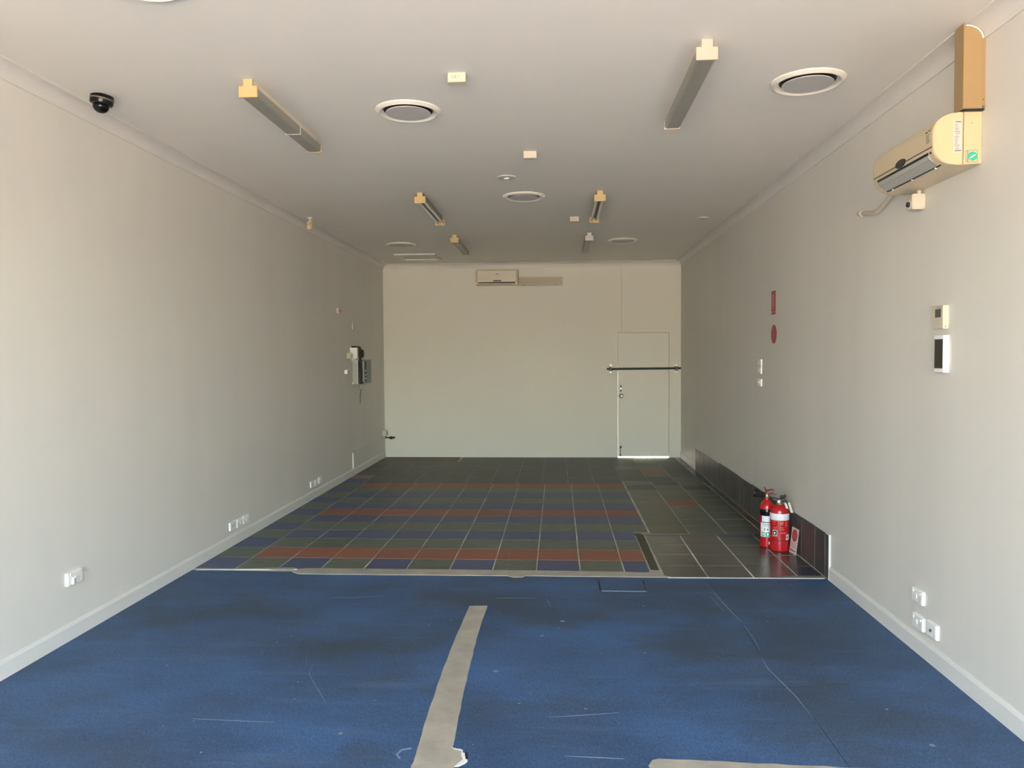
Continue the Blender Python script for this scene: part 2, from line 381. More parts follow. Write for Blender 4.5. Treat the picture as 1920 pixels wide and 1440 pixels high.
# low framed panel near the back of the left wall
pn = struct(MB().box(WL, WL+0.016, 10.27, 10.31, 0.100, 0.345).build('trim_4', 'trim'))
MB().box(WL, WL+0.014, 10.27, YB, 0.322, 0.345).build('top_rail', 'wall', pn)
MB().box(WL, WL+0.006, 10.31, YB, 0.100, 0.322).build('panel_sheet', 'wall', pn)

# ------------------------------------------------------------------ floor coverings
def tile_obj(parent, mname, x0, x1, y0, y1, z=0.0, name='tile', ch=0.003):
    m = MB(); d = random.uniform(-0.0008, 0.0008); z = z+d
    m.add([(x0,y0,-0.007),(x1,y0,-0.007),(x1,y1,-0.007),(x0,y1,-0.007),
           (x0,y0,z-ch*0.6),(x1,y0,z-ch*0.6),(x1,y1,z-ch*0.6),(x0,y1,z-ch*0.6),
           (x0+ch,y0+ch,z),(x1-ch,y0+ch,z),(x1-ch,y1-ch,z),(x0+ch,y1-ch,z)],
          [(8,9,10,11)]+[(i,(i+1)%4,4+(i+1)%4,4+i) for i in range(4)]+[(4+i,4+(i+1)%4,8+(i+1)%4,8+i) for i in range(4)])
    return m.build(name, mname, parent)
far = []
def put_tile(mname, x0, x1, y0, y1, g=0.0035, **k):
    if y0 > 11.45:
        far.append((mname, x0+g, x1-g, y0+g, y1-g)); return
    j = lambda: random.uniform(-0.0012, 0.0012)
    tile_obj(floor, mname, x0+g+j(), x1-g+j(), y0+g+j(), y1-g+j(), **k)
MB().box(WL, 0.80, 5.640, YB, -0.008, -0.0022).build('grout_bed', 'grout', floor)
MB().box(0.80, WR, 5.583, YB, -0.008, -0.0022).build('grout_bed', 'grout', floor)
PT, X0, Y0 = 0.334, -2.511, 5.686
rowc = ['', 't_red', 't_green', 't_blue', 't_green', 't_blue', 't_red', 't_blue', 't_green', 't_blue', 't_green', 't_red']
leftc = ['t_blue', 't_green']*7
for j in range(20):
    y0 = Y0+j*PT; y1 = min(y0+PT, YB)
    if y1-y0 < 0.02: continue
    sh = -0.04 if j >= 12 else 0.0
    for k in range(-1, 10):
        x0 = X0+k*PT+sh; x1 = x0+PT
        if k == -1: x0 = WL
        if k == 9: x1 = 0.692 if j < 4 else 0.826
        if j == 0: c = 't_blue' if k % 2 else 't_green'
        elif j < 12: c = rowc[j]
        else: c = 't_dark'
        if k == -1: c = leftc[j] if j < 13 else 't_dark'
        if k == -1 and j == 13: c = 't_maroon'
        if j == 0: put_tile(c, x0, x1, y0, y1, g=0.0045)
        elif j >= 18 and k <= 2: continue
        else: put_tile(c, x0, x1, y0, y1, g=0.004 if j < 12 else 0.0018)
# split tile in the front row keeps its crack as a joint line
MB().box(-0.407, -0.404, 5.700, 6.28, -0.002, 0.0013).build('crack_line', 'mark', floor)
# right hand, polished dark tiles at the front
fy = [5.590, 5.912, 6.240, 6.560, 6.885]
fx = [0.775, 1.096, 1.428, 1.758, WR-0.010]
for a in range(4):
    for b in range(4):
        c = 't_dkblue' if (a == 0 and b == 3) else 't_polish'
        x0 = fx[b]
        put_tile(c, x0, fx[b+1], fy[a], fy[a+1], g=0.0055)
for b in range(4):
    put_tile('t_dkblue', fx[b], fx[b+1], 6.885, 6.972, g=0.002)
# right hand, green tiles up to the back
uy = [6.976, 7.307, 7.605, 7.918, 8.258, 8.605, 8.92, 9.262, 9.597, 9.932, 10.267, 10.602, 10.937, 11.27, 11.60, 11.93, YB]
ux = [0.838, 1.193, 1.532, 1.864, WR-0.010]
for a in range(len(uy)-1):
    for b in range(4):
        c = 't_dark' if a >= 9 else ('t_olive' if b == 0 or (b == 1 and a in (4, 6)) else ('t_green' if b == 1 and a >= 5 else 't_dkgreen'))
        if a >= 7 and b < 3: c = random.choice(['t_dark', 't_dark', 't_green'])
        if (a, b) in ((4, 1), (11, 1)): c = 't_red'
        if b == 3: c = 't_maroon' if a in (1, 2, 3) else ('t_dkblue' if a >= 8 else 't_dkgreen')
        xa = ux[b]-(0.02 if a >= 9 else 0); xb = ux[b+1]-(0.02 if a >= 9 and b < 3 else 0)
        put_tile(c, xa, xb, uy[a], uy[a+1], g=0.0038 if a < 9 else 0.0016)
ft = {}
for mname, x0, x1, y0, y1 in far:
    ft.setdefault(mname, MB()).box(x0, x1, y0, y1, -0.007, random.uniform(-0.001, 0.001))
for mname, m in ft.items():
    o = m.build('far_tiles', mname, floor); o['kind'] = 'stuff'
MB().box(WL, -1.59, 11.694, YB, -0.007, 0.001).build('cement_strip', 'cement', floor)
MB().prism([(0.698, 5.775), (0.762, 5.765), (0.766, 6.30), (0.770, 6.90), (0.755, 6.962), (0.668, 6.966), (0.664, 6.93), (0.698, 6.88)], 'z', -0.006, -0.0005).build('adhesive_strip', 'adhesive', floor)

# blue vinyl in two sheets, their seam running away from the camera on the right
HX0, HX1, HY0, HY1 = 0.292, 0.612, 5.232, 5.492      # hatch in the vinyl
seam = [(1.150, FRONT_Y-0.1), (1.142, 3.40), (1.132, 3.61), (1.085, 3.95), (1.108, 4.66), (1.068, 5.24), (1.062, 5.572)]
MB().prism([(WL, FRONT_Y-0.1)] + [(x-0.0012, y) for x, y in seam] + [(WL, 5.640)], 'z', -0.0075, -0.001).build('vinyl_sheet', 'vinyl', floor)
MB().prism([(x+0.0012, y) for x, y in seam] + [(WR, 5.585), (WR, FRONT_Y-0.1)], 'z', -0.0075, -0.001).build('vinyl_sheet', 'vinyl', floor)
# worn white edge lines, scratches on the vinyl
def strip(pts, w, z0, z1):
    m = MB(); L_ = []; R_ = []
    for i, p in enumerate(pts):
        a = pts[max(i-1, 0)]; b = pts[min(i+1, len(pts)-1)]
        d = Vector((b[0]-a[0], b[1]-a[1])).normalized(); n = Vector((-d.y, d.x))
        ww = w*(0.35 if i in (0, len(pts)-1) else random.uniform(0.7, 1.2))
        L_.append((p[0]+n.x*ww/2, p[1]+n.y*ww/2)); R_.append((p[0]-n.x*ww/2, p[1]-n.y*ww/2))
    for i in range(len(pts)-1):
        m.prism([L_[i], R_[i], R_[i+1], L_[i+1]], 'z', z0, z1)
    return m
SCR = [([(1.066,5.22),(1.080,5.00),(1.098,4.80),(1.110,4.66)],0.008), ([(1.020,5.16),(1.036,4.98),(1.052,4.84)],0.005),
       ([(1.088,4.10),(1.083,3.95),(1.105,3.80),(1.128,3.62),(1.138,3.42)],0.005), ([(1.112,4.60),(1.118,4.40),(1.108,4.22)],0.004),
       ([(-1.31,3.90),(-1.29,3.78),(-1.22,3.66),(-1.16,3.56),(-1.10,3.46)],0.003), ([(-1.55,5.02),(-1.40,5.02),(-1.20,5.06)],0.004),
       ([(-1.66,3.28),(-1.45,3.27),(-1.28,3.265)],0.003), ([(-1.38,4.02),(-1.34,3.88)],0.003),
       ([(-0.05,3.37),(0.12,3.40),(0.27,3.43)],0.004), ([(0.02,3.04),(0.16,3.035),(0.26,3.03)],0.005),
       ([(-0.09,5.06),(-0.07,4.98),(-0.06,4.90)],0.004), ([(-0.43,5.05),(-0.30,5.06),(-0.15,5.06)],0.004)]
for pts, w in SCR:
    strip(pts, w, -0.0012, -0.0004).build('scratch_mark', 'mark', floor)
for x, y, r in ((0.02, 4.62, 0.016), (-0.10, 4.37, 0.012), (-0.33, 3.86, 0.015), (-0.19, 3.50, 0.006), (0.12, 3.46, 0.006), (-0.95, 3.18, 0.010), (0.47, 4.14, 0.007), (0.55, 4.93, 0.008), (-0.95, 5.30, 0.006), (-0.62, 4.76, 0.004), (1.55, 3.20, 0.012), (1.50, 3.52, 0.008)):
    MB().lathe([(r, -0.0012), (r, -0.0003), (0, -0.0003)], 'z', (x, y, 0), 7, x).build('paint_fleck', 'mark', floor)
# worn pale edge of the vinyl along the tiles
MB().prism([(-2.80,5.630),(-2.78,5.648),(-2.55,5.655),(-2.36,5.668),(-2.10,5.680),(-1.985,5.676),(-1.985,5.668),(-2.10,5.668),(-2.36,5.655),(-2.60,5.642)], 'z', -0.002, 0.002).build('worn_edge', 'torn', floor)
MB().prism([(0.800,5.574),(1.20,5.580),(1.93,5.594),(1.93,5.586),(1.20,5.571),(0.800,5.563)], 'z', -0.002, 0.0022).build('worn_edge', 'torn', floor)
MB().prism([(1.60,5.612),(1.66,5.640),(1.93,5.655),(1.94,5.600),(1.60,5.592)], 'z', -0.002, 0.003).build('filler_patch', 'cement', floor)

# tapes
def ragged(pts, step=0.05, amp=0.004):
    out = []
    for i, a in enumerate(pts):
        b = pts[(i+1) % len(pts)]; L = math.hypot(b[0]-a[0], b[1]-a[1]); n = max(1, int(L/step))
        for k in range(n):
            t = k/n; q = amp if k else 0
            out.append((a[0]+(b[0]-a[0])*t+random.uniform(-q, q), a[1]+(b[1]-a[1])*t+random.uniform(-q, q)))
    return out
t = thing('floor_tape', 'long beige tape strip running down the middle of the blue vinyl', 'tape', (-0.52, 3.9, 0))
TP = lambda P: [(x+0.52, y-3.9) for x, y in P]
MB().prism(TP(ragged([(-0.587, 4.878), (-0.469, 4.886), (-0.478, 4.3), (-0.470, 3.9), (-0.462, 3.5), (-0.445, 3.07), (-0.430, 2.90), (-0.586, 2.90), (-0.602, 3.4), (-0.607, 3.9), (-0.600, 4.4)], 0.07, 0.0022)), 'z', -0.0015, 0.001).build('strip', 'tape', t)
MB().prism(TP(ragged([(-0.592, 3.055), (-0.455, 3.07), (-0.405, 3.050), (-0.392, 2.99), (-0.43, 2.91), (-0.588, 2.90)], 0.03, 0.004)), 'z', 0.0008, 0.0032).build('end_patch', 'tape', t)
MB().prism(TP(ragged([(-0.455, 3.085), (-0.400, 3.062), (-0.384, 3.01), (-0.372, 2.975), (-0.40, 2.94), (-0.43, 2.925), (-0.405, 3.02), (-0.42, 3.05)], 0.012, 0.004)), 'z', -0.0012, 0.0018).build('torn_edge', 'torn', t)
MB().prism(TP([(-0.384, 3.055), (-0.376, 3.03), (-0.372, 2.995), (-0.380, 2.990), (-0.389, 3.03)]), 'z', 0.0, 0.0024).build('dark_tear', 'crack', t)
MB().prism(TP([(-0.62, 3.075), (-0.66, 3.06), (-0.672, 3.02), (-0.652, 2.985), (-0.645, 2.988), (-0.664, 3.02), (-0.654, 3.053), (-0.617, 3.068)]), 'z', -0.0012, 0.0).build('glue_ring', 'mark', t)
t = tag(MB().prism(ragged([(-2.00, 5.690), (-1.95, 5.705), (-0.6, 5.712), (0.30, 5.705), (0.66, 5.690), (0.70, 5.735), (0.758, 5.735), (0.775, 5.62), (0.835, 5.575), (0.50, 5.572), (-0.25, 5.572), (-0.27, 5.535), (-0.34, 5.532), (-0.38, 5.566), (-1.2, 5.560), (-1.97, 5.556), (-2.03, 5.60)], 0.12, 0.0025), 'z', -0.001, 0.003).build('joint_tape', 'tape'), 'beige tape bridging the joint between blue vinyl and striped tiles', 'tape')
t = tag(MB().prism(ragged([(-2.40, 5.668), (-2.32, 5.690), (-2.20, 5.712), (-2.06, 5.716), (-2.02, 5.690), (-2.05, 5.660)], 0.08, 0.003), 'z', -0.001, 0.0030).build('tape_scrap', 'tape'), 'small scrap of pale tape on the front tiles near the left wall', 'tape')
t = tag(MB().prism(ragged([(0.372, 3.022), (0.40, 3.034), (1.17, 3.003), (1.90, 2.975), (1.90, 2.86), (0.365, 2.90), (0.352, 2.98)], 0.06, 0.003), 'z', -0.001, 0.002).build('floor_tape', 'tape'), 'crosswise beige tape cut off by the bottom edge, right of the long strip', 'tape')
t = thing('floor_hatch', 'square blue floor hatch set in the vinyl by the tile joint', 'hatch', (0.452, 5.362, 0))
MB().box(-0.160, 0.150, -0.125, 0.125, -0.001, 0.0022).build('lid', 'vinyl', t, bevel=0.0015, seg=1)
MB().box(-0.170, -0.160, -0.128, 0.128, -0.001, 0.0006).build('gap', 'crack', t)
MB().prism([(0.150, -0.128), (0.154, -0.128), (0.159, 0.128), (0.150, 0.128)], 'z', -0.001, 0.0006).build('gap', 'crack', t)
MB().box(-0.155, 0.150, -0.133, -0.125, -0.001, 0.0012).build('front_edge', 'mark', t)

# tiled skirting on the right wall
jt = [10.905, 10.60, 10.29, 9.93, 9.63, 9.32, 9.01, 8.69, 8.38, 8.24, 8.07, 7.76, 7.47, 7.14, 6.82, 6.50, 6.18, 5.863, 5.64, 5.558]
sk = struct(MB().box(WR-0.0065, WR, 5.555, 10.908, -0.006, 0.300).build('baseboard_tiled', 'grout_pale')); sk.name = 'trim_5'
for i in range(len(jt)-1):
    y1, y0 = jt[i], jt[i+1]; h = 0.322+random.uniform(-0.004, 0.005)
    if i < 2: h = 0.302
    elif i < 5: h = 0.310
    g = random.choice([0.003, 0.0045, 0.006])
    x1 = WR-0.004; x0 = WR-0.0085-random.uniform(0, 0.001)
    MB().box(x0, x1, y0+g, y1-g, 0.002, h).build('tile', 't_skirt_red' if i == 16 else 't_skirt', sk, bevel=0.0015, seg=1)
MB().box(WR-0.014, WR, 5.545, 5.556, 0.0, 0.330).build('edge_strip', 'trim', sk)

# ------------------------------------------------------------------ ceiling things
def light_fitting(name, label, loc, L, cap, kind, group=None):
    t = thing(name, label, 'ceiling light', loc, 0, 'batten lights on the ceiling')
    tee = [(-0.052, -0.098), (0.052, -0.098), (0.052, -0.036), (0.027, -0.036), (0.027, 0), (-0.027, 0), (-0.027, -0.036), (-0.052, -0.036)]
    MB().prism(tee, 'y', 0, 0.014).build('end_cap', cap, t, bevel=0.002, seg=1)
    if kind == 'diffuser':
        MB().prism([(-0.024, -0.050), (0.024, -0.050), (0.024, 0), (-0.024, 0)], 'y', 0.014, L-0.03).build('spine', 'spine', t)
        dp = [(-0.036, -0.093), (0.036, -0.093), (0.046, -0.086), (0.047, -0.046), (0.040, -0.040), (-0.040, -0.040), (-0.047, -0.046), (-0.046, -0.086)]
        MB().prism(dp, 'y', 0.0135, L-0.008).build('diffuser', 'diffuser', t)
        te2 = [(x*0.97, z) for x, z in tee[:4]] + tee[4:7] + [(tee[7][0]*0.97, tee[7][1])]
        MB().prism([(-0.050, -0.097), (0.050, -0.097), (0.050, -0.040), (-0.050, -0.040)], 'y', L-0.008, L).build('end_cap', cap, t, bevel=0.002, seg=1)
    else:
        MB().prism([(-0.027, -0.046), (0.027, -0.046), (0.027, 0), (-0.027, 0)], 'y', 0.014, L-0.012).build('spine', 'spine_dark', t)
        for s in (-1, 1):
            tb = MB().tube([(s*0.026, 0.030, -0.068), (s*0.026, L-0.030, -0.068)], 0.013, 12).build('tube', 'tube', t, True)
            for ya, yb in ((0.014, 0.032), (L-0.032, L-0.012)):
                MB().box(s*0.026-0.010, s*0.026+0.010, ya, yb, -0.084, -0.044).build('lamp_holder', cap, tb)
        MB().prism(tee, 'y', L-0.012, L).build('end_cap', cap, t, bevel=0.002, seg=1)
    return t
l1 = light_fitting('fluorescent_light', 'yellowed batten light with ribbed cover, nearest on the left of the ceiling', (-1.674, 4.065, ZC), 1.13, 'cream', 'diffuser')
cl = MB().prism([(-0.0485, -0.0955), (0.0485, -0.0955), (0.0495, -0.044), (0.0475, -0.044), (0.0465, -0.0935), (-0.0465, -0.0935), (-0.0475, -0.044), (-0.0495, -0.044)], 'y', 0.700, 0.706).build('cover_clip', 'plastic', l1)
light_fitting('fluorescent_light', 'pale cream batten light with grey cover, nearest on the right of the ceiling', (0.719, 3.730, ZC), 1.12, 'cream_pale', 'diffuser')
light_fitting('fluorescent_light', 'left batten light with two bare tubes, mid ceiling', (-1.262, 6.945, ZC), 1.20, 'cream', 'bare')
light_fitting('fluorescent_light', 'right batten light with two bare tubes, mid ceiling', (0.388, 7.005, ZC), 1.13, 'cream', 'bare')
light_fitting('fluorescent_light', 'cream batten light with dark cover, farthest left one near the ceiling hatch', (-1.274, 9.350, ZC), 1.14, 'cream', 'diffuser')
light_fitting('fluorescent_light', 'greyish white batten light with cover, farthest right one', (0.386, 9.355, ZC), 1.10, 'cream_grey', 'diffuser')

GV = None
def ceiling_vent(label, loc, r=0.20):
    t = thing('ceiling_vent', label, 'air vent', loc, 0, 'round ceiling vents'); k = r/0.20
    MB().lathe([(0.200*k, 0), (0.199*k, -0.006), (0.184*k, -0.018), (0.176*k, -0.020), (0.168*k, -0.017), (0.156*k, -0.002), (0.150*k, -0.0005)], 'z', (0, 0, 0), 48).build('ring', 'vent', t, True)
    MB().lathe([(0.160*k, -0.0005), (0.10*k, -0.0012), (0, -0.0012)], 'z', (0, 0, 0), 40).build('throat', 'black_matt', t)
    MB().lathe([(0.02, -0.001), (0.02, -0.012), (0.134*k, -0.014), (0.137*k, -0.017), (0.134*k, -0.020), (0.0, -0.020)], 'z', (0, 0, 0), 48).build('disc', 'disc', t, True)
    return t
v1 = ceiling_vent('round ceiling vent beside the near left batten light', (-0.912, 4.655, ZC))
dup(v1, (1.385, 4.340, ZC), 'round ceiling vent nearest the right wall, right of the pale batten light')
dup(v1, (-0.316, 7.185, ZC), 'round ceiling vent in the middle between the bare tube lights')
dup(v1, (-2.085, 10.07, ZC), 'round ceiling vent at far left just before the ceiling hatch')
dup(v1, (0.850, 10.00, ZC), 'round ceiling vent at far right behind the greyish white light')
dup(v1, (-1.650, 2.955, ZC), 'round ceiling vent almost cut off by the top edge, upper left')
sp = thing('smoke_detector', 'small flat round disc on the ceiling before the middle vent', 'detector', (-0.425, 6.42, ZC))
MB().lathe([(0.080, 0), (0.079, -0.007), (0.070, -0.012), (0, -0.012)], 'z', (0, 0, 0), 32).build('base', 'disc', sp, True)
MB().lathe([(0.026, -0.011), (0.025, -0.018), (0.018, -0.020), (0, -0.020)], 'z', (0, 0, 0), 20).build('sensor', 'vent', sp, True)

def junction_box(label, loc, txt=None):
    t = thing('junction_box', label, 'junction box', loc, 0, 'cream boxes on the ceiling')
    MB().box(-0.048, 0.048, 0, 0.056, -0.047, 0).build('body', 'plastic_cream', t, bevel=0.002, seg=1)
    ld = MB().box(-0.0485, 0.0485, -0.0005, 0.0565, -0.051, -0.047).build('lid', 'plastic_cream', t, bevel=0.001, seg=1)
    for x, y in ((-0.040, 0.008), (0.040, 0.048)):
        MB().lathe([(0.005, -0.0505), (0.005, -0.053), (0, -0.053)], 'z', (x, y, 0), 10).build('screw', 'steel', ld)
    if txt: text_part('handwriting', txt, 0.022, 'grey_print', t, on_front(-0.006, -0.0012, -0.024))
    return t
junction_box('cream box on ceiling with faint handwriting, nearest of three boxes', (-0.533, 4.058, ZC), 'CB 1')
junction_box('plain cream box on ceiling, middle one of three boxes', (-0.200, 5.630, ZC))
junction_box('cream box on ceiling marked with small writing, beside right bare tube light', (0.182, 8.278, ZC), 'C24')
tag(MB().lathe([(0.056, 0), (0.056, -0.008), (0.050, -0.012), (0, -0.012)], 'z', (0, 0, 0), 28).build('cover_plate', 'plastic_cream', None, True), 'thin round cream blanking plate on ceiling near the right cornice', 'plate').location = (1.598, 8.475, ZC)

h = thing('ceiling_hatch', 'square framed access hatch in ceiling before the back wall', 'hatch', (-2.085, 11.31, ZC))
MB().box(-0.305, 0.305, -0.33, -0.265, -0.020, 0).build('frame_rail', 'trim', h); MB().box(-0.305, 0.305, 0.265, 0.33, -0.020, 0).build('frame_rail', 'trim', h)
MB().box(-0.305, -0.245, -0.265, 0.265, -0.016, 0).build('frame_rail', 'ceiling', h); MB().box(0.245, 0.305, -0.265, 0.265, -0.016, 0).build('frame_rail', 'ceiling', h)
MB().box(-0.245, 0.245, -0.265, 0.265, -0.004, 0).build('hatch_panel', 'ceiling', h)

c = thing('dome_camera', 'black dome security camera on ceiling beside left cornice', 'camera', (-2.612, 4.262, ZC))
hd = MB().lathe([(0.060, 0.004), (0.062, -0.006), (0.062, -0.038), (0.057, -0.050), (0.046, -0.054), (0, -0.054)], 'z', (0, 0, 0), 36).build('housing', 'black', c, True)
dm = MB().lathe([(0.043, -0.050), (0.044, -0.058), (0.041, -0.072), (0.032, -0.085), (0.018, -0.094), (0, -0.097)], 'z', (0, 0, 0), 32).build('dome', 'black', c, True)
MB().lathe([(0.0625, -0.016), (0.0632, -0.018), (0.0632, -0.022), (0.0625, -0.024)], 'z', (0, 0, 0), 36).build('seam_ring', 'grey_dark', hd, True)
c.rotation_euler = (0.0, math.radians(9), 0)

pr = thing('motion_sensor', 'small cream motion sensor hanging at left cornice, mid room', 'sensor', (-2.665, 8.07, ZC))
MB().lathe([(0.030, 0), (0.030, -0.004), (0.016, -0.016), (0, -0.016)], 'z', (0, 0, 0), 20).build('mount', 'plastic', pr, True)
MB().tube([(0, 0, -0.014), (0.001, -0.002, -0.040)], 0.008, 10).build('stem', 'plastic', pr, True)
bd = MB().box(-0.028, 0.028, -0.022, 0.018, -0.130, -0.038).build('body', 'cream', pr, bevel=0.007)
MB().box(-0.020, 0.012, -0.0235, -0.020, -0.125, -0.085).build('lens', 'plastic_cream', bd, bevel=0.001, seg=1)
MB().box(0.010, 0.020, -0.0235, -0.020, -0.075, -0.062).build('light_window', 'grey_dark', bd)

# ------------------------------------------------------------------ wall outlets
def outlet(name, label, loc, rz, w=0.115, h=0.072, d=0.012, style='double', group=None):
    t = thing(name, label, 'power outlet', loc, rz, group)
    pl = MB().plate(-w/2, w/2, -h/2, h/2, d).build('plate', 'plastic', t)
    if style == 'double':
        for s in (-1, 1):
            MB().box(s*0.040-0.006, s*0.040+0.006, -d-0.004, -d, 0.014, 0.027).build('switch', 'plastic', t, bevel=0.0015, seg=1)
            sl = MB()
            for px, pz, a in ((-0.008, -0.006, 0.5), (0.008, -0.006, -0.5), (0, -0.020, 0)):
                cx_, cz_ = s*0.030+px, pz
                dx, dz = 0.0045*math.sin(a), 0.0045*math.cos(a)
                sl.prism([(cx_-dx-0.001, cz_-dz), (cx_-dx+0.001, cz_-dz), (cx_+dx+0.001, cz_+dz), (cx_+dx-0.001, cz_+dz)], 'y', -d-0.0006, -d+0.001)
            sl.build('socket_slots', 'grey_dark', t)
        MB().box(-0.0015, 0.0015, -d-0.003, -d, -0.012, 0.012).build('rib', 'plastic', t)
    elif style == 'data':
        for s in (-1, 1): MB().box(s*0.018-0.008, s*0.018+0.008, -d-0.0008, -d+0.001, -0.012, 0.010).build('jack', 'pale_print', t)
    elif style == 'aerial':
        MB().lathe([(0.008, d), (0.008, d+0.006), (0.003, d+0.006), (0, d+0.004)], 'y', (0.002, 0, -0.002), 14).build('socket', 'grey_dark', t, True)
        MB().box(0.030, 0.034, -d-0.001, -d, -h/2+0.004, h/2-0.004).build('rib', 'pale_print', t)
    elif style == 'switches':
        for s in (-1, 1): MB().box(s*0.022-0.006, s*0.022+0.006, -d-0.004, -d, -0.009, 0.009).build('switch', 'plastic', t, bevel=0.0015, seg=1)
    return t
GR = 'power outlets low on the walls'
o = outlet('power_outlet', 'double power outlet with dark square cover, alone near the left front corner', (WL, 4.222, 0.357), RZ_L, 0.132, 0.074, 0.020, 'double')
MB().box(-0.050, 0.058, -0.024, -0.019, 0.018, 0.038).build('hood', 'plastic', o, bevel=0.002, seg=1)
MB().box(-0.036, -0.004, -0.030, -0.019, -0.034, 0.006).build('cover_frame', 'plastic', o, bevel=0.003, seg=1)
MB().box(-0.031, -0.009, -0.032, -0.029, -0.029, 0.001).build('cover_face', 'pale_print', o, bevel=0.002, seg=1)
a_ = [(6.388, 0.176, 'data', 'plain data plate, nearest of three by left wall front'), (6.530, 0.172, 'double', 'middle outlet of the nearer group of three on left wall'), (6.660, 0.174, 'double', 'farthest outlet of the nearer group of three on left wall')]
for y, z, st, lb in a_: outlet('power_outlet', lb, (WL, y, z), RZ_L, 0.118, 0.072, 0.013, st, 'nearer outlet group on left wall')
a_ = [(8.530, 0.178, 'data', 'plain plate, nearest of the far group of three on left wall'), (8.668, 0.175, 'double', 'middle outlet of the far group of three on left wall'), (8.825, 0.178, 'double', 'last outlet of the far group of three on left wall')]
for y, z, st, lb in a_: outlet('power_outlet', lb, (WL, y, z), RZ_L, 0.118, 0.072, 0.013, st, 'far outlet group on left wall')
outlet('power_outlet', 'upper double power outlet on the right wall near the front', (WR, 4.198, 0.316), RZ_R, 0.118, 0.072, 0.018, 'double', 'outlets on right wall')
outlet('power_outlet', 'lower double power outlet, under the upper one on right wall', (WR, 4.190, 0.176), RZ_R, 0.118, 0.072, 0.018, 'double', 'outlets on right wall')
outlet('aerial_outlet', 'aerial socket plate right beside the lower double outlet on right wall', (WR, 4.038, 0.186), RZ_R, 0.104, 0.076, 0.018, 'aerial')
for z, lb in ((1.556, 'top light switch plate of three on the right wall'), (1.485, 'second light switch plate, directly under the top one'), (1.365, 'lowest light switch plate, set apart below the other two')):
    tt = outlet('light_switch', lb, (WR, 7.468, z), RZ_R, 0.115, 0.068, 0.014, 'switches', 'light switches on right wall'); tt['category'] = 'light switch'

# ------------------------------------------------------------------ air conditioner on the right wall
ac = thing('air_conditioner', 'cream wall air conditioner high on the right wall near front', 'air conditioner', (WR, 3.995, 2.505), RZ_R)
prof = [(0, 0.003), (-0.110, 0.0), (-0.150, 0.006), (-0.182, 0.020), (-0.203, 0.040), (-0.214, 0.062), (-0.219, 0.090), (-0.219, 0.155), (-0.214, 0.178), (-0.200, 0.202), (-0.176, 0.222), (-0.140, 0.236), (-0.090, 0.243), (0, 0.246)]
H_ = 0.335
MB().prism(prof, 'x', -H_+0.012, H_-0.012).build('body', 'ac', ac, True)
for s in (-1, 1):
    MB().prism([p for p in prof if p[0] <= -0.09] + [(-0.085, 0.245), (-0.085, 0.0)], 'x', s*(H_-0.012), s*H_).build('end_panel', 'ac_side', ac, bevel=0.003)
    MB().prism([(-0.080, 0.001), (0, 0.003), (0, 0.240), (-0.012, 0.246), (-0.080, 0.246)], 'x', s*(H_-0.012), s*(H_-0.001)).build('rear_end_panel', 'ac_side', ac, bevel=0.002, seg=1)
MB().box(-H_+0.012, H_-0.012, -0.2205, -0.214, 0.0845, 0.0895).build('front_groove', 'grey_dark', ac)
MB().lathe([(0.05, 0), (0.048, 0.003), (0, 0.003)], 'y', (0, 0, 0), 32).build('display_window', 'screen', ac, True)
dw = bpy.data.objects['display_window']; dw.location = (0.003, -0.2195, 0.090); dw.scale = (1.15, 1, 0.42)
MB().box(-0.022, 0.010, -0.2215, -0.2185, 0.056+0.012, 0.064+0.012).build('badge', 'grey_print', ac)
# sloped outlet: vane and slots follow the lower front curve
def quadstrip(x0, x1, a, b, off):
    d = Vector((b[0]-a[0], b[1]-a[1])).normalized(); n = Vector((d.y, -d.x))
    if n.x > 0: n = -n
    return [(a[0]-n.x*0.002, a[1]-n.y*0.002), (b[0]-n.x*0.002, b[1]-n.y*0.002), (b[0]+n.x*off, b[1]+n.y*off), (a[0]+n.x*off, a[1]+n.y*off)]
MB().prism(quadstrip(0, 0, (-0.2165, 0.070), (-0.213, 0.058), 0.0015), 'x', -0.282, 0.282).build('outlet_slot', 'black_matt', ac)
MB().prism(quadstrip(0, 0, (-0.214, 0.059), (-0.203, 0.040), 0.004), 'x', -0.282, 0.282).prism(quadstrip(0, 0, (-0.203, 0.040), (-0.166, 0.0135), 0.004), 'x', -0.282, 0.282).build('vane', 'ac_vane', ac)
MB().prism(quadstrip(0, 0, (-0.166, 0.0125), (-0.157, 0.009), 0.0012), 'x', -0.290, 0.290).build('outlet_slot', 'black_matt', ac)
for x in (-0.22, 0.0, 0.24): MB().box(x-0.003, x+0.003, -0.164, -0.156, 0.004, 0.012).build('vane_pin', 'plastic', ac)
MB().box(0.300, 0.312, -0.2175, -0.210, 0.060, 0.067).build('sensor_eye', 'black_matt', ac)
# print block on the front cover near the viewer's end
pb = MB()
for i in range(7): pb.box(0.268, 0.268+random.uniform(0.024, 0.038), -0.2196, -0.2185, 0.150-i*0.006, 0.153-i*0.006)
pb.build('spec_print', 'grey_print', ac)
MB().box(0.288, 0.304, -0.2180, -0.2140, 0.166, 0.171).box(0.262, 0.280, -0.2195, -0.2160, 0.163, 0.168).build('heading_print', 'dark_print', ac)
# rating label on the near end panel
x_ = H_
MB().box(x_, x_+0.0006, -0.128, -0.090, 0.055, 0.202).build('rating_label', 'pale_print', ac)
lb = MB()
for i in range(15): lb.box(x_+0.0005, x_+0.0012, -0.125+random.uniform(0, 0.008), -0.104+random.uniform(-0.006, 0.008), 0.072+i*0.0078, 0.0745+i*0.0078)
lb.box(x_+0.0005, x_+0.0012, -0.118, -0.094, 0.193, 0.199).box(x_+0.0005, x_+0.0012, -0.122, -0.092, 0.061, 0.067)
lb.build('label_print', 'grey_print', ac)
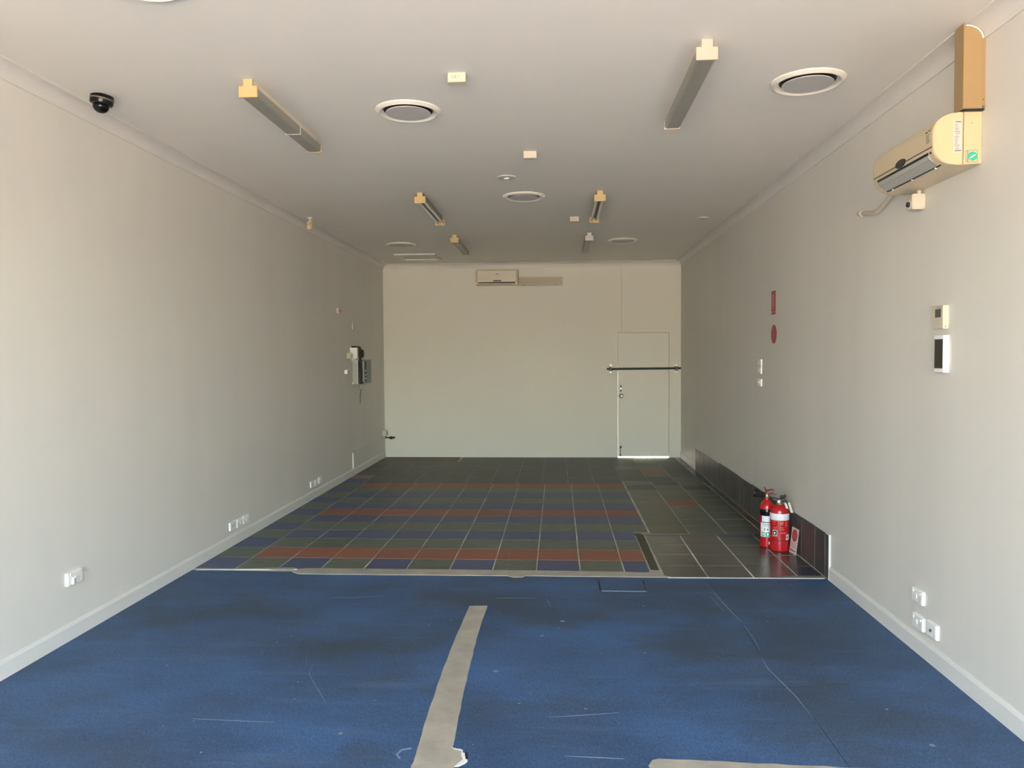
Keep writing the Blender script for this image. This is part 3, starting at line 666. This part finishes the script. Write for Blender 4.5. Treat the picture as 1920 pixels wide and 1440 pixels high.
# round green sticker with knock-out lines
def ring_rect(x, y0, y1, z0, z1, w=0.0018):
    return MB().box(x, x+0.0008, y0, y1, z1-w, z1).box(x, x+0.0008, y0, y1, z0, z0+w).box(x, x+0.0008, y0, y0+w, z0, z1).box(x, x+0.0008, y1-w, y1, z0, z1)
ring_rect(x_-0.001, -0.064, -0.018, 0.010, 0.066).build('knockout_line', 'grey_print', ac)
ring_rect(x_-0.001, -0.071, -0.060, 0.012, 0.064).build('knockout_line', 'grey_print', ac)
st = MB().lathe([(0.021, 0), (0.021, 0.0012), (0, 0.0012)], 'x', (x_-0.001, -0.040, 0.038), 28).build('round_sticker', 'sticker_green', ac)
MB().add([(x_+0.0006, -0.055, 0.031), (x_+0.0006, -0.052, 0.027), (x_+0.0006, -0.026, 0.043), (x_+0.0006, -0.029, 0.047)], [(0, 1, 2, 3)]).build('sticker_text', 'label_white', st)
MB().lathe([(0.003, 0), (0.003, 0.001), (0, 0.001)], 'x', (x_-0.001, -0.045, 0.190), 10).build('screw', 'grey_print', ac)

# pipe cover from the unit to the ceiling, cut round the cornice
dc = thing('pipe_cover', 'tan pipe cover running from right air conditioner up to ceiling', 'pipe cover', (WR, 3.672, 2.753), RZ_R)
zc = ZC-2.753
cut = [(-0.100, 0), (-0.100, zc-0.002)] + [(-x-0.003, zc+z-0.004) for x, z in reversed(P_[3:-2])] + [(-0.014, zc-0.080), (-0.014, 0)]
MB().prism(cut, 'x', -0.045, 0.038).build('cover', 'duct', dc, bevel=0.002, seg=1)
MB().box(-0.042, 0.034, -0.0145, 0, 0.012, zc-0.078).build('back_channel', 'duct', dc)
MB().tube([(0.040, -x-0.006, zc+z-0.007) for x, z in P_[3:-2]], 0.0032, 6).build('filler_bead', 'filler', dc, True)
MB().lathe([(0.003, 0), (0.003, 0.001), (0, 0.001)], 'x', (0.034, -0.008, 0.04), 8).build('screw', 'dark_print', dc)
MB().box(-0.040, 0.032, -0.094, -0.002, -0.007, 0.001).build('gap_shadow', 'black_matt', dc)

pp = thing('drain_pipe', 'white bent drain pipe stub below the right air conditioner', 'pipe', (WR, 4.75, 2.50), RZ_R)
MB().tube([(0.23, -0.020, 0.075), (0.15, -0.019, 0.040), (0.06, -0.019, 0.010), (-0.02, -0.019, -0.004), (-0.08, -0.019, 0.0), (-0.25, -0.019, 0.030)], [0.014]*6, 12).build('pipe', 'plastic_cream', pp, True)
MB().tube([(-0.235, -0.019, 0.027), (-0.262, -0.019, 0.032)], 0.019, 12).build('coupling', 'plastic_cream', pp, True)
MB().tube([(-0.260, -0.019, 0.032), (-0.31, -0.019, 0.040)], 0.012, 12).build('outlet_tip', 'plastic_cream', pp, True)

iso = thing('isolator_switch', 'square cream isolator switch under the right air conditioner', 'switch', (WR, 4.227, 2.445), RZ_R)
MB().box(-0.034, 0.034, -0.068, 0, -0.042, 0.040).build('box', 'plastic_cream', iso, bevel=0.004)
MB().lathe([(0.022, 0.066), (0.022, 0.070), (0, 0.070)], 'y', (-0.002, 0, -0.012), 20).build('dial', 'plastic', iso, True)
MB().lathe([(0.015, 0.069), (0.014, 0.080), (0, 0.080)], 'y', (-0.002, 0, -0.012), 16).build('knob', 'black_matt', iso, True)
MB().box(-0.012, 0.008, -0.030, -0.012, 0.038, 0.070).build('conduit', 'plastic_cream', iso)

# wall controller and intercom panel
ct = thing('wall_controller', 'small white controller with lcd and buttons on right wall', 'controller', (WR, 3.993, 1.815), RZ_R)
MB().plate(-0.056, 0.056, -0.059, 0.059, 0.028).build('case', 'plastic_cream', ct)
sc_ = MB().box(-0.022, 0.036, -0.0288, -0.0270, 0.000, 0.042).build('display', 'lcd', ct)
MB().box(-0.005, 0.016, -0.0286, -0.0278, 0.047, 0.050).build('badge', 'grey_print', ct)
for x, z in ((-0.030, -0.017), (-0.030, -0.043), (0.036, -0.017), (0.036, -0.043), (0.003, -0.016), (0.003, -0.030), (0.003, -0.044)):
    MB().box(x-0.006, x+0.006, -0.0295, -0.0275, z-0.004, z+0.004).build('button', 'pale_print', ct, bevel=0.001, seg=1)
MB().box(0.0555, 0.0565, -0.018, -0.012, -0.052, -0.044).build('screw_hole', 'grey_print', ct)
ip = thing('wall_tablet', 'tall white panel with black screen below the controller', 'panel', (WR, 3.975, 1.630), RZ_R)
MB().plate(-0.047, 0.047, -0.094, 0.094, 0.028).build('case', 'label_white', ip)
MB().box(-0.040, 0.041, -0.0292, -0.0270, -0.074, 0.074).build('screen', 'screen', ip)

# fire signs
fs = thing('fire_sign', 'red rectangular sign with white extinguisher symbol, on right wall', 'sign', (WR, 7.035, 2.106), RZ_R, 'fire signs on right wall')
MB().plate(-0.062, 0.062, -0.106, 0.106, 0.003, c=0.0005).build('board', 'sign_red', fs)
sym = MB().box(-0.026, 0.026, -0.0036, -0.0028, -0.036, 0.074).box(-0.014, 0.014, -0.0036, -0.0028, 0.074, 0.088).prism([(-0.006, 0.088), (0.030, 0.096), (0.030, 0.090), (-0.006, 0.082)], 'y', -0.0036, -0.0028)
sym.build('symbol', 'sign_pink', fs)
MB().box(-0.014, 0.018, -0.0036, -0.0028, -0.062, -0.044).build('class_mark', 'sign_pink', fs)
MB().box(-0.060, 0.060, -0.0036, -0.0028, -0.092, -0.078).build('lettering_band', 'sign_pink', fs)
fr = thing('fire_sign', 'red round sign below the rectangular fire sign', 'sign', (WR, 7.020, 1.820), RZ_R, 'fire signs on right wall')
MB().lathe([(0.085, 0), (0.085, 0.003), (0, 0.003)], 'y', (0, 0, 0), 36).build('board', 'sign_red', fr)
tl = MB()
for i, w in enumerate((0.05, 0.09, 0.11, 0.10, 0.07)): tl.box(-w/2, w/2, -0.0036, -0.0028, 0.046-i*0.022, 0.052-i*0.022)
tl.build('lettering', mat('faded_red_print', (0.42, 0.06, 0.055), 0.5), fr)

# ------------------------------------------------------------------ left wall electrical things
al = thing('alarm_button', 'tiny white box with red button high on left wall', 'alarm button', (WL, 9.66, 2.238), RZ_L)
MB().plate(-0.055, 0.055, -0.034, 0.034, 0.030).build('case', 'plastic_cream', al)
MB().lathe([(0.015, 0.029), (0.013, 0.036), (0, 0.036)], 'y', (0.010, 0, 0), 14).build('button', 'sign_red', al, True)
bp = tag(MB().plate(-0.035, 0.035, -0.052, 0.052, 0.018).build('blank_plate', 'plastic_cream'), 'thin upright blank plate on left wall above the switchboard', 'plate')
bp.location = (WL, 10.37, 2.074); bp.rotation_euler = (0, 0, RZ_L)

sb = thing('switchboard', 'open grey metal switchboard with black breakers on left wall', 'switchboard', (WL, 10.665, 1.435), RZ_L)
MB().box(-0.375, 0.375, -0.012, 0, -0.168, 0.168).build('backplate', 'board_grey', sb)
MB().box(-0.375, -0.366, -0.085, -0.010, -0.168, 0.168).build('side_panel', 'board_side', sb)
MB().box(0.366, 0.375, -0.085, -0.010, -0.168, 0.168).build('side_panel', 'board_grey', sb)
MB().box(-0.366, 0.366, -0.085, -0.010, 0.159, 0.168).build('top_panel', 'board_grey', sb)
MB().box(-0.366, 0.366, -0.085, -0.010, -0.168, -0.159).build('bottom_panel', 'board_grey', sb)
MB().box(-0.376, -0.369, -0.088, -0.083, -0.168, 0.168).build('edge_strip', 'plastic', sb)
for z in (-0.156, 0.156): MB().box(-0.384, -0.374, -0.018, -0.004, z-0.012, z+0.012).build('lug', 'plastic', sb)
fc = MB().box(0.02, 0.366, -0.080, -0.070, -0.159, 0.159).build('front_cover', 'board_grey', sb)
MB().box(-0.366, -0.02, -0.055, -0.035, -0.15, 0.15).build('breaker_panel', 'black_matt', sb)
for z in (-0.10, -0.035, 0.035, 0.10):
    MB().box(-0.26, -0.14, -0.066, -0.050, z-0.022, z+0.022).build('breaker', 'black', sb, bevel=0.003, seg=1)
fr_ = MB().box(-0.035, -0.020, -0.082, -0.060, -0.150, 0.150).box(-0.22, -0.02, -0.082, -0.060, 0.140, 0.150).box(-0.22, -0.02, -0.082, -0.060, -0.150, -0.140).build('frame', 'pale_print', sb)
MB().box(0.03, 0.10, -0.082, -0.078, -0.145, 0.145).build('fuse_window', 'black_matt', fc)
for z in (0.01, -0.05, -0.10): MB().box(0.035, 0.085, -0.086, -0.080, z-0.010, z+0.010).build('fuse', 'plastic', fc)
for z in (-0.145, 0.145): MB().lathe([(0.010, 0.079), (0.008, 0.083), (0, 0.083)], 'y', (0.335, 0, z), 10).build('screw', 'pale_print', fc)

mt = thing('electric_meter', 'white meter box with yellow label, black cables hanging from it over the switchboard', 'meter', (WL, 10.345, 1.683), RZ_L)
MB().box(-0.13, 0.13, -0.100, 0, -0.062, 0.088).build('case', 'plastic', mt, bevel=0.004, seg=1)
MB().box(-0.11, 0.05, -0.1015, -0.099, -0.035, 0.078).build('label', 'yellow', mt)
MB().lathe([(0.062, 0.085), (0.058, 0.125), (0.030, 0.135), (0, 0.135)], 'y', (0.085, 0, 0.005), 18).build('dial_glass', 'black_matt', mt, True)
MB().box(-0.14, 0.14, -0.085, -0.010, -0.078, -0.062).build('terminal_cover', 'plastic', mt, bevel=0.003, seg=1)
SH = lambda P: [(x-0.075, y, z-0.183) for x, y, z in P]      # cables hanging from the meter
MB().tube(SH([(0.0, -0.124, 0.272), (0.0, -0.126, 0.15), (0.02, -0.126, 0.02), (0.05, -0.124, -0.12), (0.05, -0.122, -0.235)]), [0.016, 0.019, 0.019, 0.016, 0.014], 10).build('cable', 'black_matt', mt, True)
MB().tube(SH([(0.03, -0.124, 0.272), (0.04, -0.122, 0.12), (0.09, -0.122, -0.05), (0.075, -0.122, -0.23)]), 0.013, 8).build('cable', 'black_matt', mt, True)
MB().tube(SH([(0.03, -0.122, 0.274), (0.02, -0.04, 0.282), (0.02, -0.001, 0.282)]), 0.012, 8).build('cable', 'black_matt', mt, True)
gl = MB().tube(SH([(0.055, -0.122, -0.225), (0.058, -0.122, -0.300)]), 0.014, 10).build('gland', 'steel', mt, True)
MB().tube(SH([(0.058, -0.122, -0.295), (0.070, -0.100, -0.40), (0.085, -0.098, -0.50)]), 0.0055, 8).build('wire_tail', 'grey_dark', mt, True)
jb = tag(MB().box(-0.05, 0.05, -0.055, 0, -0.036, 0.036).build('terminal_box', 'plastic_cream', None, bevel=0.003, seg=1), 'small cream box left of the meter on left wall', 'box')
jb.location = (WL, 10.10, 1.658); jb.rotation_euler = (0, 0, RZ_L)
wb_ = thing('socket_block', 'little white double block left of the switchboard', 'socket', (WL, 10.01, 1.442), RZ_L)
MB().box(-0.075, -0.020, -0.040, 0, -0.028, 0.028).build('block', 'plastic', wb_, bevel=0.004, seg=1)
MB().box(0.020, 0.075, -0.026, 0, -0.030, 0.034).build('block', 'plastic_cream', wb_, bevel=0.004, seg=1)
MB().box(-0.020, 0.020, -0.020, 0, -0.022, 0.022).build('bridge', 'wall', wb_)

cbx = thing('outlet_box', 'small surface box with dark round hole, low in left back corner', 'box', (WL, 12.115, 0.405), RZ_L)
MB().box(-0.055, 0.045, -0.060, 0, -0.045, 0.050).build('box', 'plastic_cream', cbx, bevel=0.006)
MB().lathe([(0.030, 0.058), (0.028, 0.064), (0, 0.064)], 'y', (-0.004, 0, 0.0), 18).build('socket_face', 'plastic', cbx, True)
MB().lathe([(0.015, 0.063), (0.014, 0.070), (0, 0.070)], 'y', (-0.004, 0, 0.0), 14).build('socket_hole', 'black_matt', cbx, True)
vp = thing('water_valve', 'dark brass pipe valve sticking out in the left back corner', 'valve', (-2.80, YB, 0.322))
MB().tube([(-0.040, -0.022, 0.0), (0.045, -0.024, 0.0), (0.125, -0.026, 0.002)], [0.011, 0.011, 0.012], 10).build('pipe', 'brass', vp, True)
MB().lathe([(0.010, -0.035), (0.022, -0.022), (0.026, 0), (0.022, 0.022), (0.010, 0.035)], 'x', (0.068, -0.025, -0.002), 8).build('valve_body', 'brass', vp)
MB().lathe([(0.016, 0.0), (0.017, 0.022)], 'x', (0.106, -0.026, 0.001), 10).build('cap', 'brass', vp)
MB().tube([(-0.028, -0.001, 0.020), (-0.020, -0.022, 0.002)], 0.008, 8).build('elbow', 'brass', vp, True)

# ------------------------------------------------------------------ back wall things
ab = thing('air_conditioner', 'old beige air conditioner on the back wall under cornice', 'air conditioner', (-0.966, YB, 2.780))
pb2 = [(0, 0.0), (-0.150, 0.0), (-0.172, 0.018), (-0.182, 0.050), (-0.186, 0.085), (-0.184, 0.205), (-0.172, 0.232), (-0.140, 0.244), (0, 0.250)]
MB().prism(pb2, 'x', -0.335, 0.335).build('body', 'ac_back', ab, bevel=0.004)
fp = MB().box(-0.305, 0.295, -0.192, -0.182, 0.080, 0.218).build('front_panel', 'ac_back', ab, bevel=0.003)
MB().box(-0.022, 0.030, -0.1932, -0.1915, 0.160, 0.172).build('badge', 'grey_print', fp)
MB().box(-0.060, 0.068, -0.190, -0.180, 0.052, 0.070).build('display', 'dark_print', ab)
MB().box(-0.300, 0.290, -0.189, -0.172, 0.026, 0.042).build('outlet_slot', 'black_matt', ab)
MB().box(-0.300, 0.290, -0.180, -0.160, 0.006, 0.024).build('vane', 'duct_back', ab)
MB().box(0.305, 0.334, -0.187, -0.182, 0.045, 0.215).build('side_strip', 'duct_back', ab)
MB().box(-0.334, -0.315, -0.187, -0.182, 0.045, 0.215).build('side_strip', 'duct_back', ab)
db = thing('pipe_cover', 'horizontal brown pipe cover beside back wall air conditioner', 'pipe cover', (-0.275, YB, 2.783))
MB().box(-0.352, 0.350, -0.075, -0.004, 0.004, 0.118).build('cover', 'duct_back', db, bevel=0.004)
MB().box(-0.352, 0.345, -0.060, 0, -0.010, 0.006).build('base_channel', 'cream_grey', db)
for x in (-0.272, 0.247): MB().box(x-0.007, x+0.007, -0.062, -0.050, -0.009, 0.003).build('screw', 'dark_print', db)
cn = tag(MB().tube([(0, -0.006, 0), (0.001, -0.006, 1.06)], 0.007, 8).build('conduit', 'wall_back', None, True), 'thin painted conduit running up the back wall above the door', 'conduit')
cn.location = (1.013, YB, 2.012)
br = thing('security_bar', 'dark steel bar held across the back door by two brackets', 'bar', (1.365, YB, 1.430))
MB().tube([(-0.585, -0.032, -0.004), (0.585, -0.032, 0.004)], 0.0165, 12).build('bar', 'barpaint', br, True)
for x in (-0.523, 0.519):
    b_ = MB().box(x-0.022, x+0.022, -0.006, 0, -0.072, 0.074).build('bracket', mat('bright_white_metal', (0.88, 0.87, 0.85), 0.35), br, bevel=0.002, seg=1)
    MB().box(x-0.026, x+0.026, -0.054, -0.004, -0.034, -0.018).box(x-0.026, x+0.026, -0.054, -0.004, 0.018, 0.034).box(x-0.014, x+0.014, -0.056, -0.050, -0.034, 0.034).build('saddle', 'grey_dark', b_)
    for z in (-0.055, 0.056): MB().lathe([(0.009, 0.005), (0.007, 0.012), (0, 0.012)], 'y', (x, 0, z), 8).build('bolt', 'steel', b_)

# ------------------------------------------------------------------ extinguishers, card
def cyl_patch(r, z0, z1, a0, a1, d=0.0012, n=14):
    m = MB(); vs = []; fs = []
    for i in range(n+1):
        a = a0+(a1-a0)*i/n
        for rr in (r, r+d):
            vs += [(rr*math.cos(a), rr*math.sin(a), z0), (rr*math.cos(a), rr*math.sin(a), z1)]
    for i in range(n):
        o = 4*i; fs += [(o+2, o+6, o+7, o+3), (o, o+1, o+5, o+4), (o+1, o+3, o+7, o+5), (o, o+4, o+6, o+2)]
    fs += [(0, 2, 3, 1), (4*n, 4*n+1, 4*n+3, 4*n+2)]
    return m.add(vs, fs)
FRT = -PI/2-0.26   # direction facing the viewer
e1 = thing('fire_extinguisher', 'slim red extinguisher with black band and side horn, behind the stout one', 'fire extinguisher', (1.768, 6.520, 0.001), 0, 'fire extinguishers by the wall tiles')
MB().lathe([(0.050, 0), (0.056, 0.006), (0.0565, 0.02), (0.0565, 0.330), (0.053, 0.355), (0.044, 0.378), (0.030, 0.394), (0.021, 0.402), (0.020, 0.420), (0, 0.420)], 'z', (0, 0, 0), 40).build('cylinder', 'red', e1, True)
MB().lathe([(0.0565, 0.272), (0.0575, 0.274), (0.0575, 0.324), (0.0565, 0.326)], 'z', (0, 0, 0), 40).build('black_band', 'black', e1, True)
cyl_patch(0.0566, 0.220, 0.270, FRT-0.75, FRT+0.45).build('upper_label', 'label_white', e1)
MB().lathe([(0.0566, 0.213), (0.0578, 0.214), (0.0578, 0.219), (0.0566, 0.220)], 'z', (0, 0, 0), 40).build('strap', 'black_matt', e1)
lw = cyl_patch(0.0566, 0.092, 0.212, FRT-1.0, FRT+1.2).build('lower_label', 'label_white', e1)
for a0, a1 in ((-0.75, -0.32), (-0.18, 0.42)): cyl_patch(0.0579, 0.096, 0.134, FRT+a0, FRT+a1, 0.0006, 6).build('green_panel', 'label_green', lw)
for a0, a1 in ((-0.60, -0.45), (0.02, 0.25)): cyl_patch(0.0585, 0.104, 0.127, FRT+a0, FRT+a1, 0.0006, 4).build('green_panel_symbol', 'label_white', lw)
tx = cyl_patch(0.0579, 0.196, 0.202, FRT-0.6, FRT+0.7, 0.0005, 6)
for z, a0, a1 in ((0.187, -0.6, 0.6), (0.178, -0.5, 0.3)):
    q = cyl_patch(0.0579, z, z+0.003, FRT+a0, FRT+a1, 0.0005, 6); tx.add(q.v, q.f)
for a0 in (-0.3, 0.1, 0.5):
    q = cyl_patch(0.0579, 0.148, 0.166, FRT+a0-0.1, FRT+a0+0.1, 0.0005, 3); tx.add(q.v, q.f)
tx.build('label_print', 'grey_print', lw)
tx = MB()
for z in (0.228, 0.240, 0.252):
    q = cyl_patch(0.0579, z, z+0.003, FRT-0.6, FRT+0.1, 0.0005, 5); tx.add(q.v, q.f)
tx.build('label_print', 'pale_print', e1)
cyl_patch(0.0566, 0.030, 0.054, FRT+0.25, FRT+0.85).build('small_sticker', 'band_white', e1)
MB().lathe([(0.0567, 0.086), (0.0575, 0.087), (0.0575, 0.090), (0.0567, 0.091)], 'z', (0, 0, 0), 40).build('strap', 'black_matt', e1)
vl = MB().lathe([(0.016, 0.415), (0.017, 0.425), (0.014, 0.430), (0.014, 0.450), (0, 0.452)], 'z', (0, 0, 0), 16).build('valve', 'valve_brass', e1, True)
MB().prism([(-0.02, 0.446), (0.045, 0.462), (0.075, 0.446), (0.075, 0.440), (0.045, 0.454), (-0.02, 0.438)], 'y', -0.012, 0.012).build('carry_handle', 'red_dark', e1)
MB().prism([(-0.022, 0.456), (0.0, 0.482), (0.040, 0.492), (0.062, 0.486), (0.062, 0.480), (0.038, 0.484), (0.0, 0.472), (-0.016, 0.452)], 'y', -0.014, 0.014).build('lever', 'red_dark', e1)
MB().tube([(-0.004, 0, 0.470), (-0.014, -0.004, 0.490), (-0.026, -0.006, 0.508)], 0.004, 8).build('safety_pin', 'black_matt', e1)
MB().tube([(0, 0.010, 0.440), (-0.025, 0.020, 0.446), (-0.050, 0.022, 0.440)], 0.009, 10).build('horn_arm', 'steel', e1, True)
MB().lathe([(0.012, 0.0), (0.020, 0.012), (0.026, 0.04), (0.033, 0.080), (0.038, 0.105), (0.033, 0.105), (0.014, 0.03), (0, 0.03)], 'z', (0, 0, 0), 22).build('horn', 'black_matt', e1, True)
hn = bpy.data.objects['horn']; hn.location = (-0.002, 0.024, 0.432); hn.rotation_euler = (0.25, -1.85+0.55, 0)
MB().tube([(0.055, 0, 0.452), (0.072, -0.004, 0.440), (0.090, -0.006, 0.415), (0.098, -0.006, 0.40)], 0.002, 6).build('seal_wire', 'steel', e1)

e2 = thing('fire_extinguisher', 'stout red extinguisher with white band, in front beside the wall tiles', 'fire extinguisher', (1.840, 6.405, 0.001), 0, 'fire extinguishers by the wall tiles')
R2 = 0.0765
MB().lathe([(0.070, 0), (0.0755, 0.006), (R2, 0.02), (R2, 0.050), (R2-0.0015, 0.052), (R2-0.0015, 0.056), (R2, 0.058), (R2, 0.318), (0.073, 0.342), (0.064, 0.362), (0.048, 0.376), (0.028, 0.383), (0.022, 0.386), (0.021, 0.396), (0, 0.396)], 'z', (0, 0, 0), 48).build('cylinder', 'red', e2, True)
MB().lathe([(R2, 0.262), (R2+0.001, 0.264), (R2+0.001, 0.314), (R2, 0.316)], 'z', (0, 0, 0), 48).build('white_band', 'band_white', e2, True)
MB().lathe([(R2, 0.090), (R2+0.0012, 0.091), (R2+0.0012, 0.095), (R2, 0.096)], 'z', (0, 0, 0), 48).build('strap', 'black_matt', e2)
lab = cyl_patch(R2+0.0004, 0.122, 0.258, FRT-0.85, FRT-0.10, 0.0006, 8)
def ring_patch(z0, z1, a0, a1, w=0.003):
    m = MB()
    for q in (cyl_patch(R2+0.0006, z0, z0+w, a0, a1, 0.0006, 8), cyl_patch(R2+0.0006, z1-w, z1, a0, a1, 0.0006, 8), cyl_patch(R2+0.0006, z0, z1, a1-0.03, a1, 0.0006, 2)):
        m.add(q.v, q.f)
    return m
ring_patch(0.124, 0.258, FRT-1.1, FRT-0.12).build('label_border', 'sign_pink', e2)
bx = cyl_patch(R2+0.0006, 0.134, 0.180, FRT-0.72, FRT-0.24, 0.0008, 6).build('black_symbol_panel', 'label_white', e2)
cyl_patch(R2+0.0016, 0.138, 0.176, FRT-0.68, FRT-0.28, 0.0008, 6).build('black_square', 'black_matt', bx)
cyl_patch(R2+0.0026, 0.148, 0.164, FRT-0.56, FRT-0.42, 0.0006, 3).build('symbol', 'label_white', bx)
tx = MB()
for z, a0, a1 in [(0.246,-0.8,-0.4),(0.226,-0.75,-0.5),(0.206,-0.4,-0.22),(0.200,-0.7,-0.3),(0.190,-0.75,-0.25)] + [(0.250-i*0.0065, 0.02, 0.02+random.uniform(0.3, 0.5)) for i in range(5)] + [(0.250-i*0.0065, 0.62, 0.62+random.uniform(0.15, 0.3)) for i in range(7)] + [(0.205,0.02,0.40),(0.198,0.02,0.38),(0.188,0.02,0.55),(0.180,0.05,0.45),(0.160,0.08,0.80),(0.154,0.15,0.70)]:
    q = cyl_patch(R2+0.0004, z, z+0.003, FRT+a0, FRT+a1, 0.0005, 5); tx.add(q.v, q.f)
tx.build('label_print', 'sign_pink', e2)
tg2 = cyl_patch(R2+0.0004, 0.098, 0.145, FRT+0.72, FRT+1.25, 0.0008, 6).build('service_sticker', 'card', e2)
cyl_patch(R2+0.0014, 0.112, 0.130, FRT+0.82, FRT+0.98, 0.0005, 3).build('sticker_symbol', 'sign_red', tg2)
cyl_patch(R2+0.0014, 0.135, 0.140, FRT+0.80, FRT+1.15, 0.0005, 3).build('sticker_print', 'pale_print', tg2)
MB().lathe([(0.026, 0.384), (0.027, 0.396), (0.020, 0.400), (0.016, 0.404), (0.016, 0.424), (0, 0.426)], 'z', (0, 0, 0), 18).build('valve', 'valve_brass', e2, True)
MB().prism([(-0.060, 0.432), (-0.02, 0.422), (0.030, 0.428), (0.056, 0.452), (0.060, 0.446), (0.034, 0.420), (-0.02, 0.414), (-0.060, 0.426)], 'y', -0.010, 0.010).build('carry_handle', 'grey_dark', e2)
MB().prism([(-0.058, 0.446), (-0.01, 0.432), (0.022, 0.440), (0.050, 0.468), (0.054, 0.460), (0.026, 0.432), (-0.01, 0.425), (-0.058, 0.438)], 'y', -0.009, 0.009).build('lever', 'black_matt', e2)
MB().lathe([(0.013, -0.02), (0.015, -0.015), (0.015, 0.014), (0.012, 0.02)], 'x', (0.026, -0.006, 0.446), 12).build('lever_grip', 'black_matt', e2, True)
MB().lathe([(0.012, 0.0), (0.012, 0.012), (0, 0.014)], 'y', (-0.012, -0.014, 0.410), 14).build('gauge', 'plastic', e2, True)
MB().tube([(0.014, 0.0, 0.412), (0.050, -0.008, 0.416), (0.066, -0.004, 0.40), (0.074, 0.010, 0.35), (0.0845, 0.012, 0.29), (0.0845, 0.012, 0.10)], 0.008, 10).build('hose', 'black_matt', e2, True)
for pts in ([(0.026, -0.040, 0.405), (0.050, -0.036, 0.396), (0.058, -0.052, 0.355), (0.036, -0.056, 0.362)], [(0.056, -0.035, 0.408), (0.078, -0.030, 0.402), (0.098, -0.052, 0.322), (0.074, -0.056, 0.326)]):
    a, b, c_, d_ = [Vector(p) for p in pts]; n = (b-a).cross(d_-a).normalized()*0.0006
    MB().add([a-n, b-n, c_-n, d_-n, a+n, b+n, c_+n, d_+n], [(0,3,2,1),(4,5,6,7),(0,1,5,4),(1,2,6,5),(2,3,7,6),(3,0,4,7)]).build('paper_tag', 'tag', e2)
MB().tube([(0.020, -0.012, 0.425), (0.038, -0.034, 0.412), (0.066, -0.034, 0.410), (0.040, -0.010, 0.440)], 0.0012, 6).build('tag_wire', 'steel', e2)

cdn = thing('sign_card', 'small white and red card leaning on wall tiles beside extinguishers', 'sign', (1.915, 6.290, 0.0))
lean = math.atan2(0.025, 0.208)
Mx = Matrix.Rotation(RZ_R+0.10, 4, 'Z') @ Matrix.Rotation(-lean, 4, 'X')
def cardmesh(m_, name, matn, parent):
    o = m_.build(name, matn, parent); o.data.transform(Mx); return o
cw = 0.066
bd_ = cardmesh(MB().box(-cw, cw, -0.002, 0, 0.001, 0.212), 'board', 'card', cdn)
ov = [(0.050*math.cos(a), 0.150+0.050*math.sin(a)) for a in [i*2*PI/28 for i in range(28)]]
cardmesh(MB().prism(ov, 'y', -0.0028, -0.0018), 'red_disc', 'sign_red', cdn)
tl = MB()
for i, w in enumerate((0.05, 0.07, 0.075, 0.06)): tl.box(-w/2, w/2, -0.0034, -0.0026, 0.172-i*0.014, 0.176-i*0.014)
cardmesh(tl, 'disc_lettering', 'sign_pink', cdn)
tl = MB()
for i in range(5): tl.box(-0.05, 0.05-random.uniform(0, 0.02), -0.0028, -0.0018, 0.088-i*0.010, 0.091-i*0.010)
cardmesh(tl, 'text_lines', 'sign_pink', cdn)
cardmesh(MB().box(-0.055, 0.045, -0.0028, -0.0018, 0.020, 0.030), 'red_line', 'sign_red', cdn)
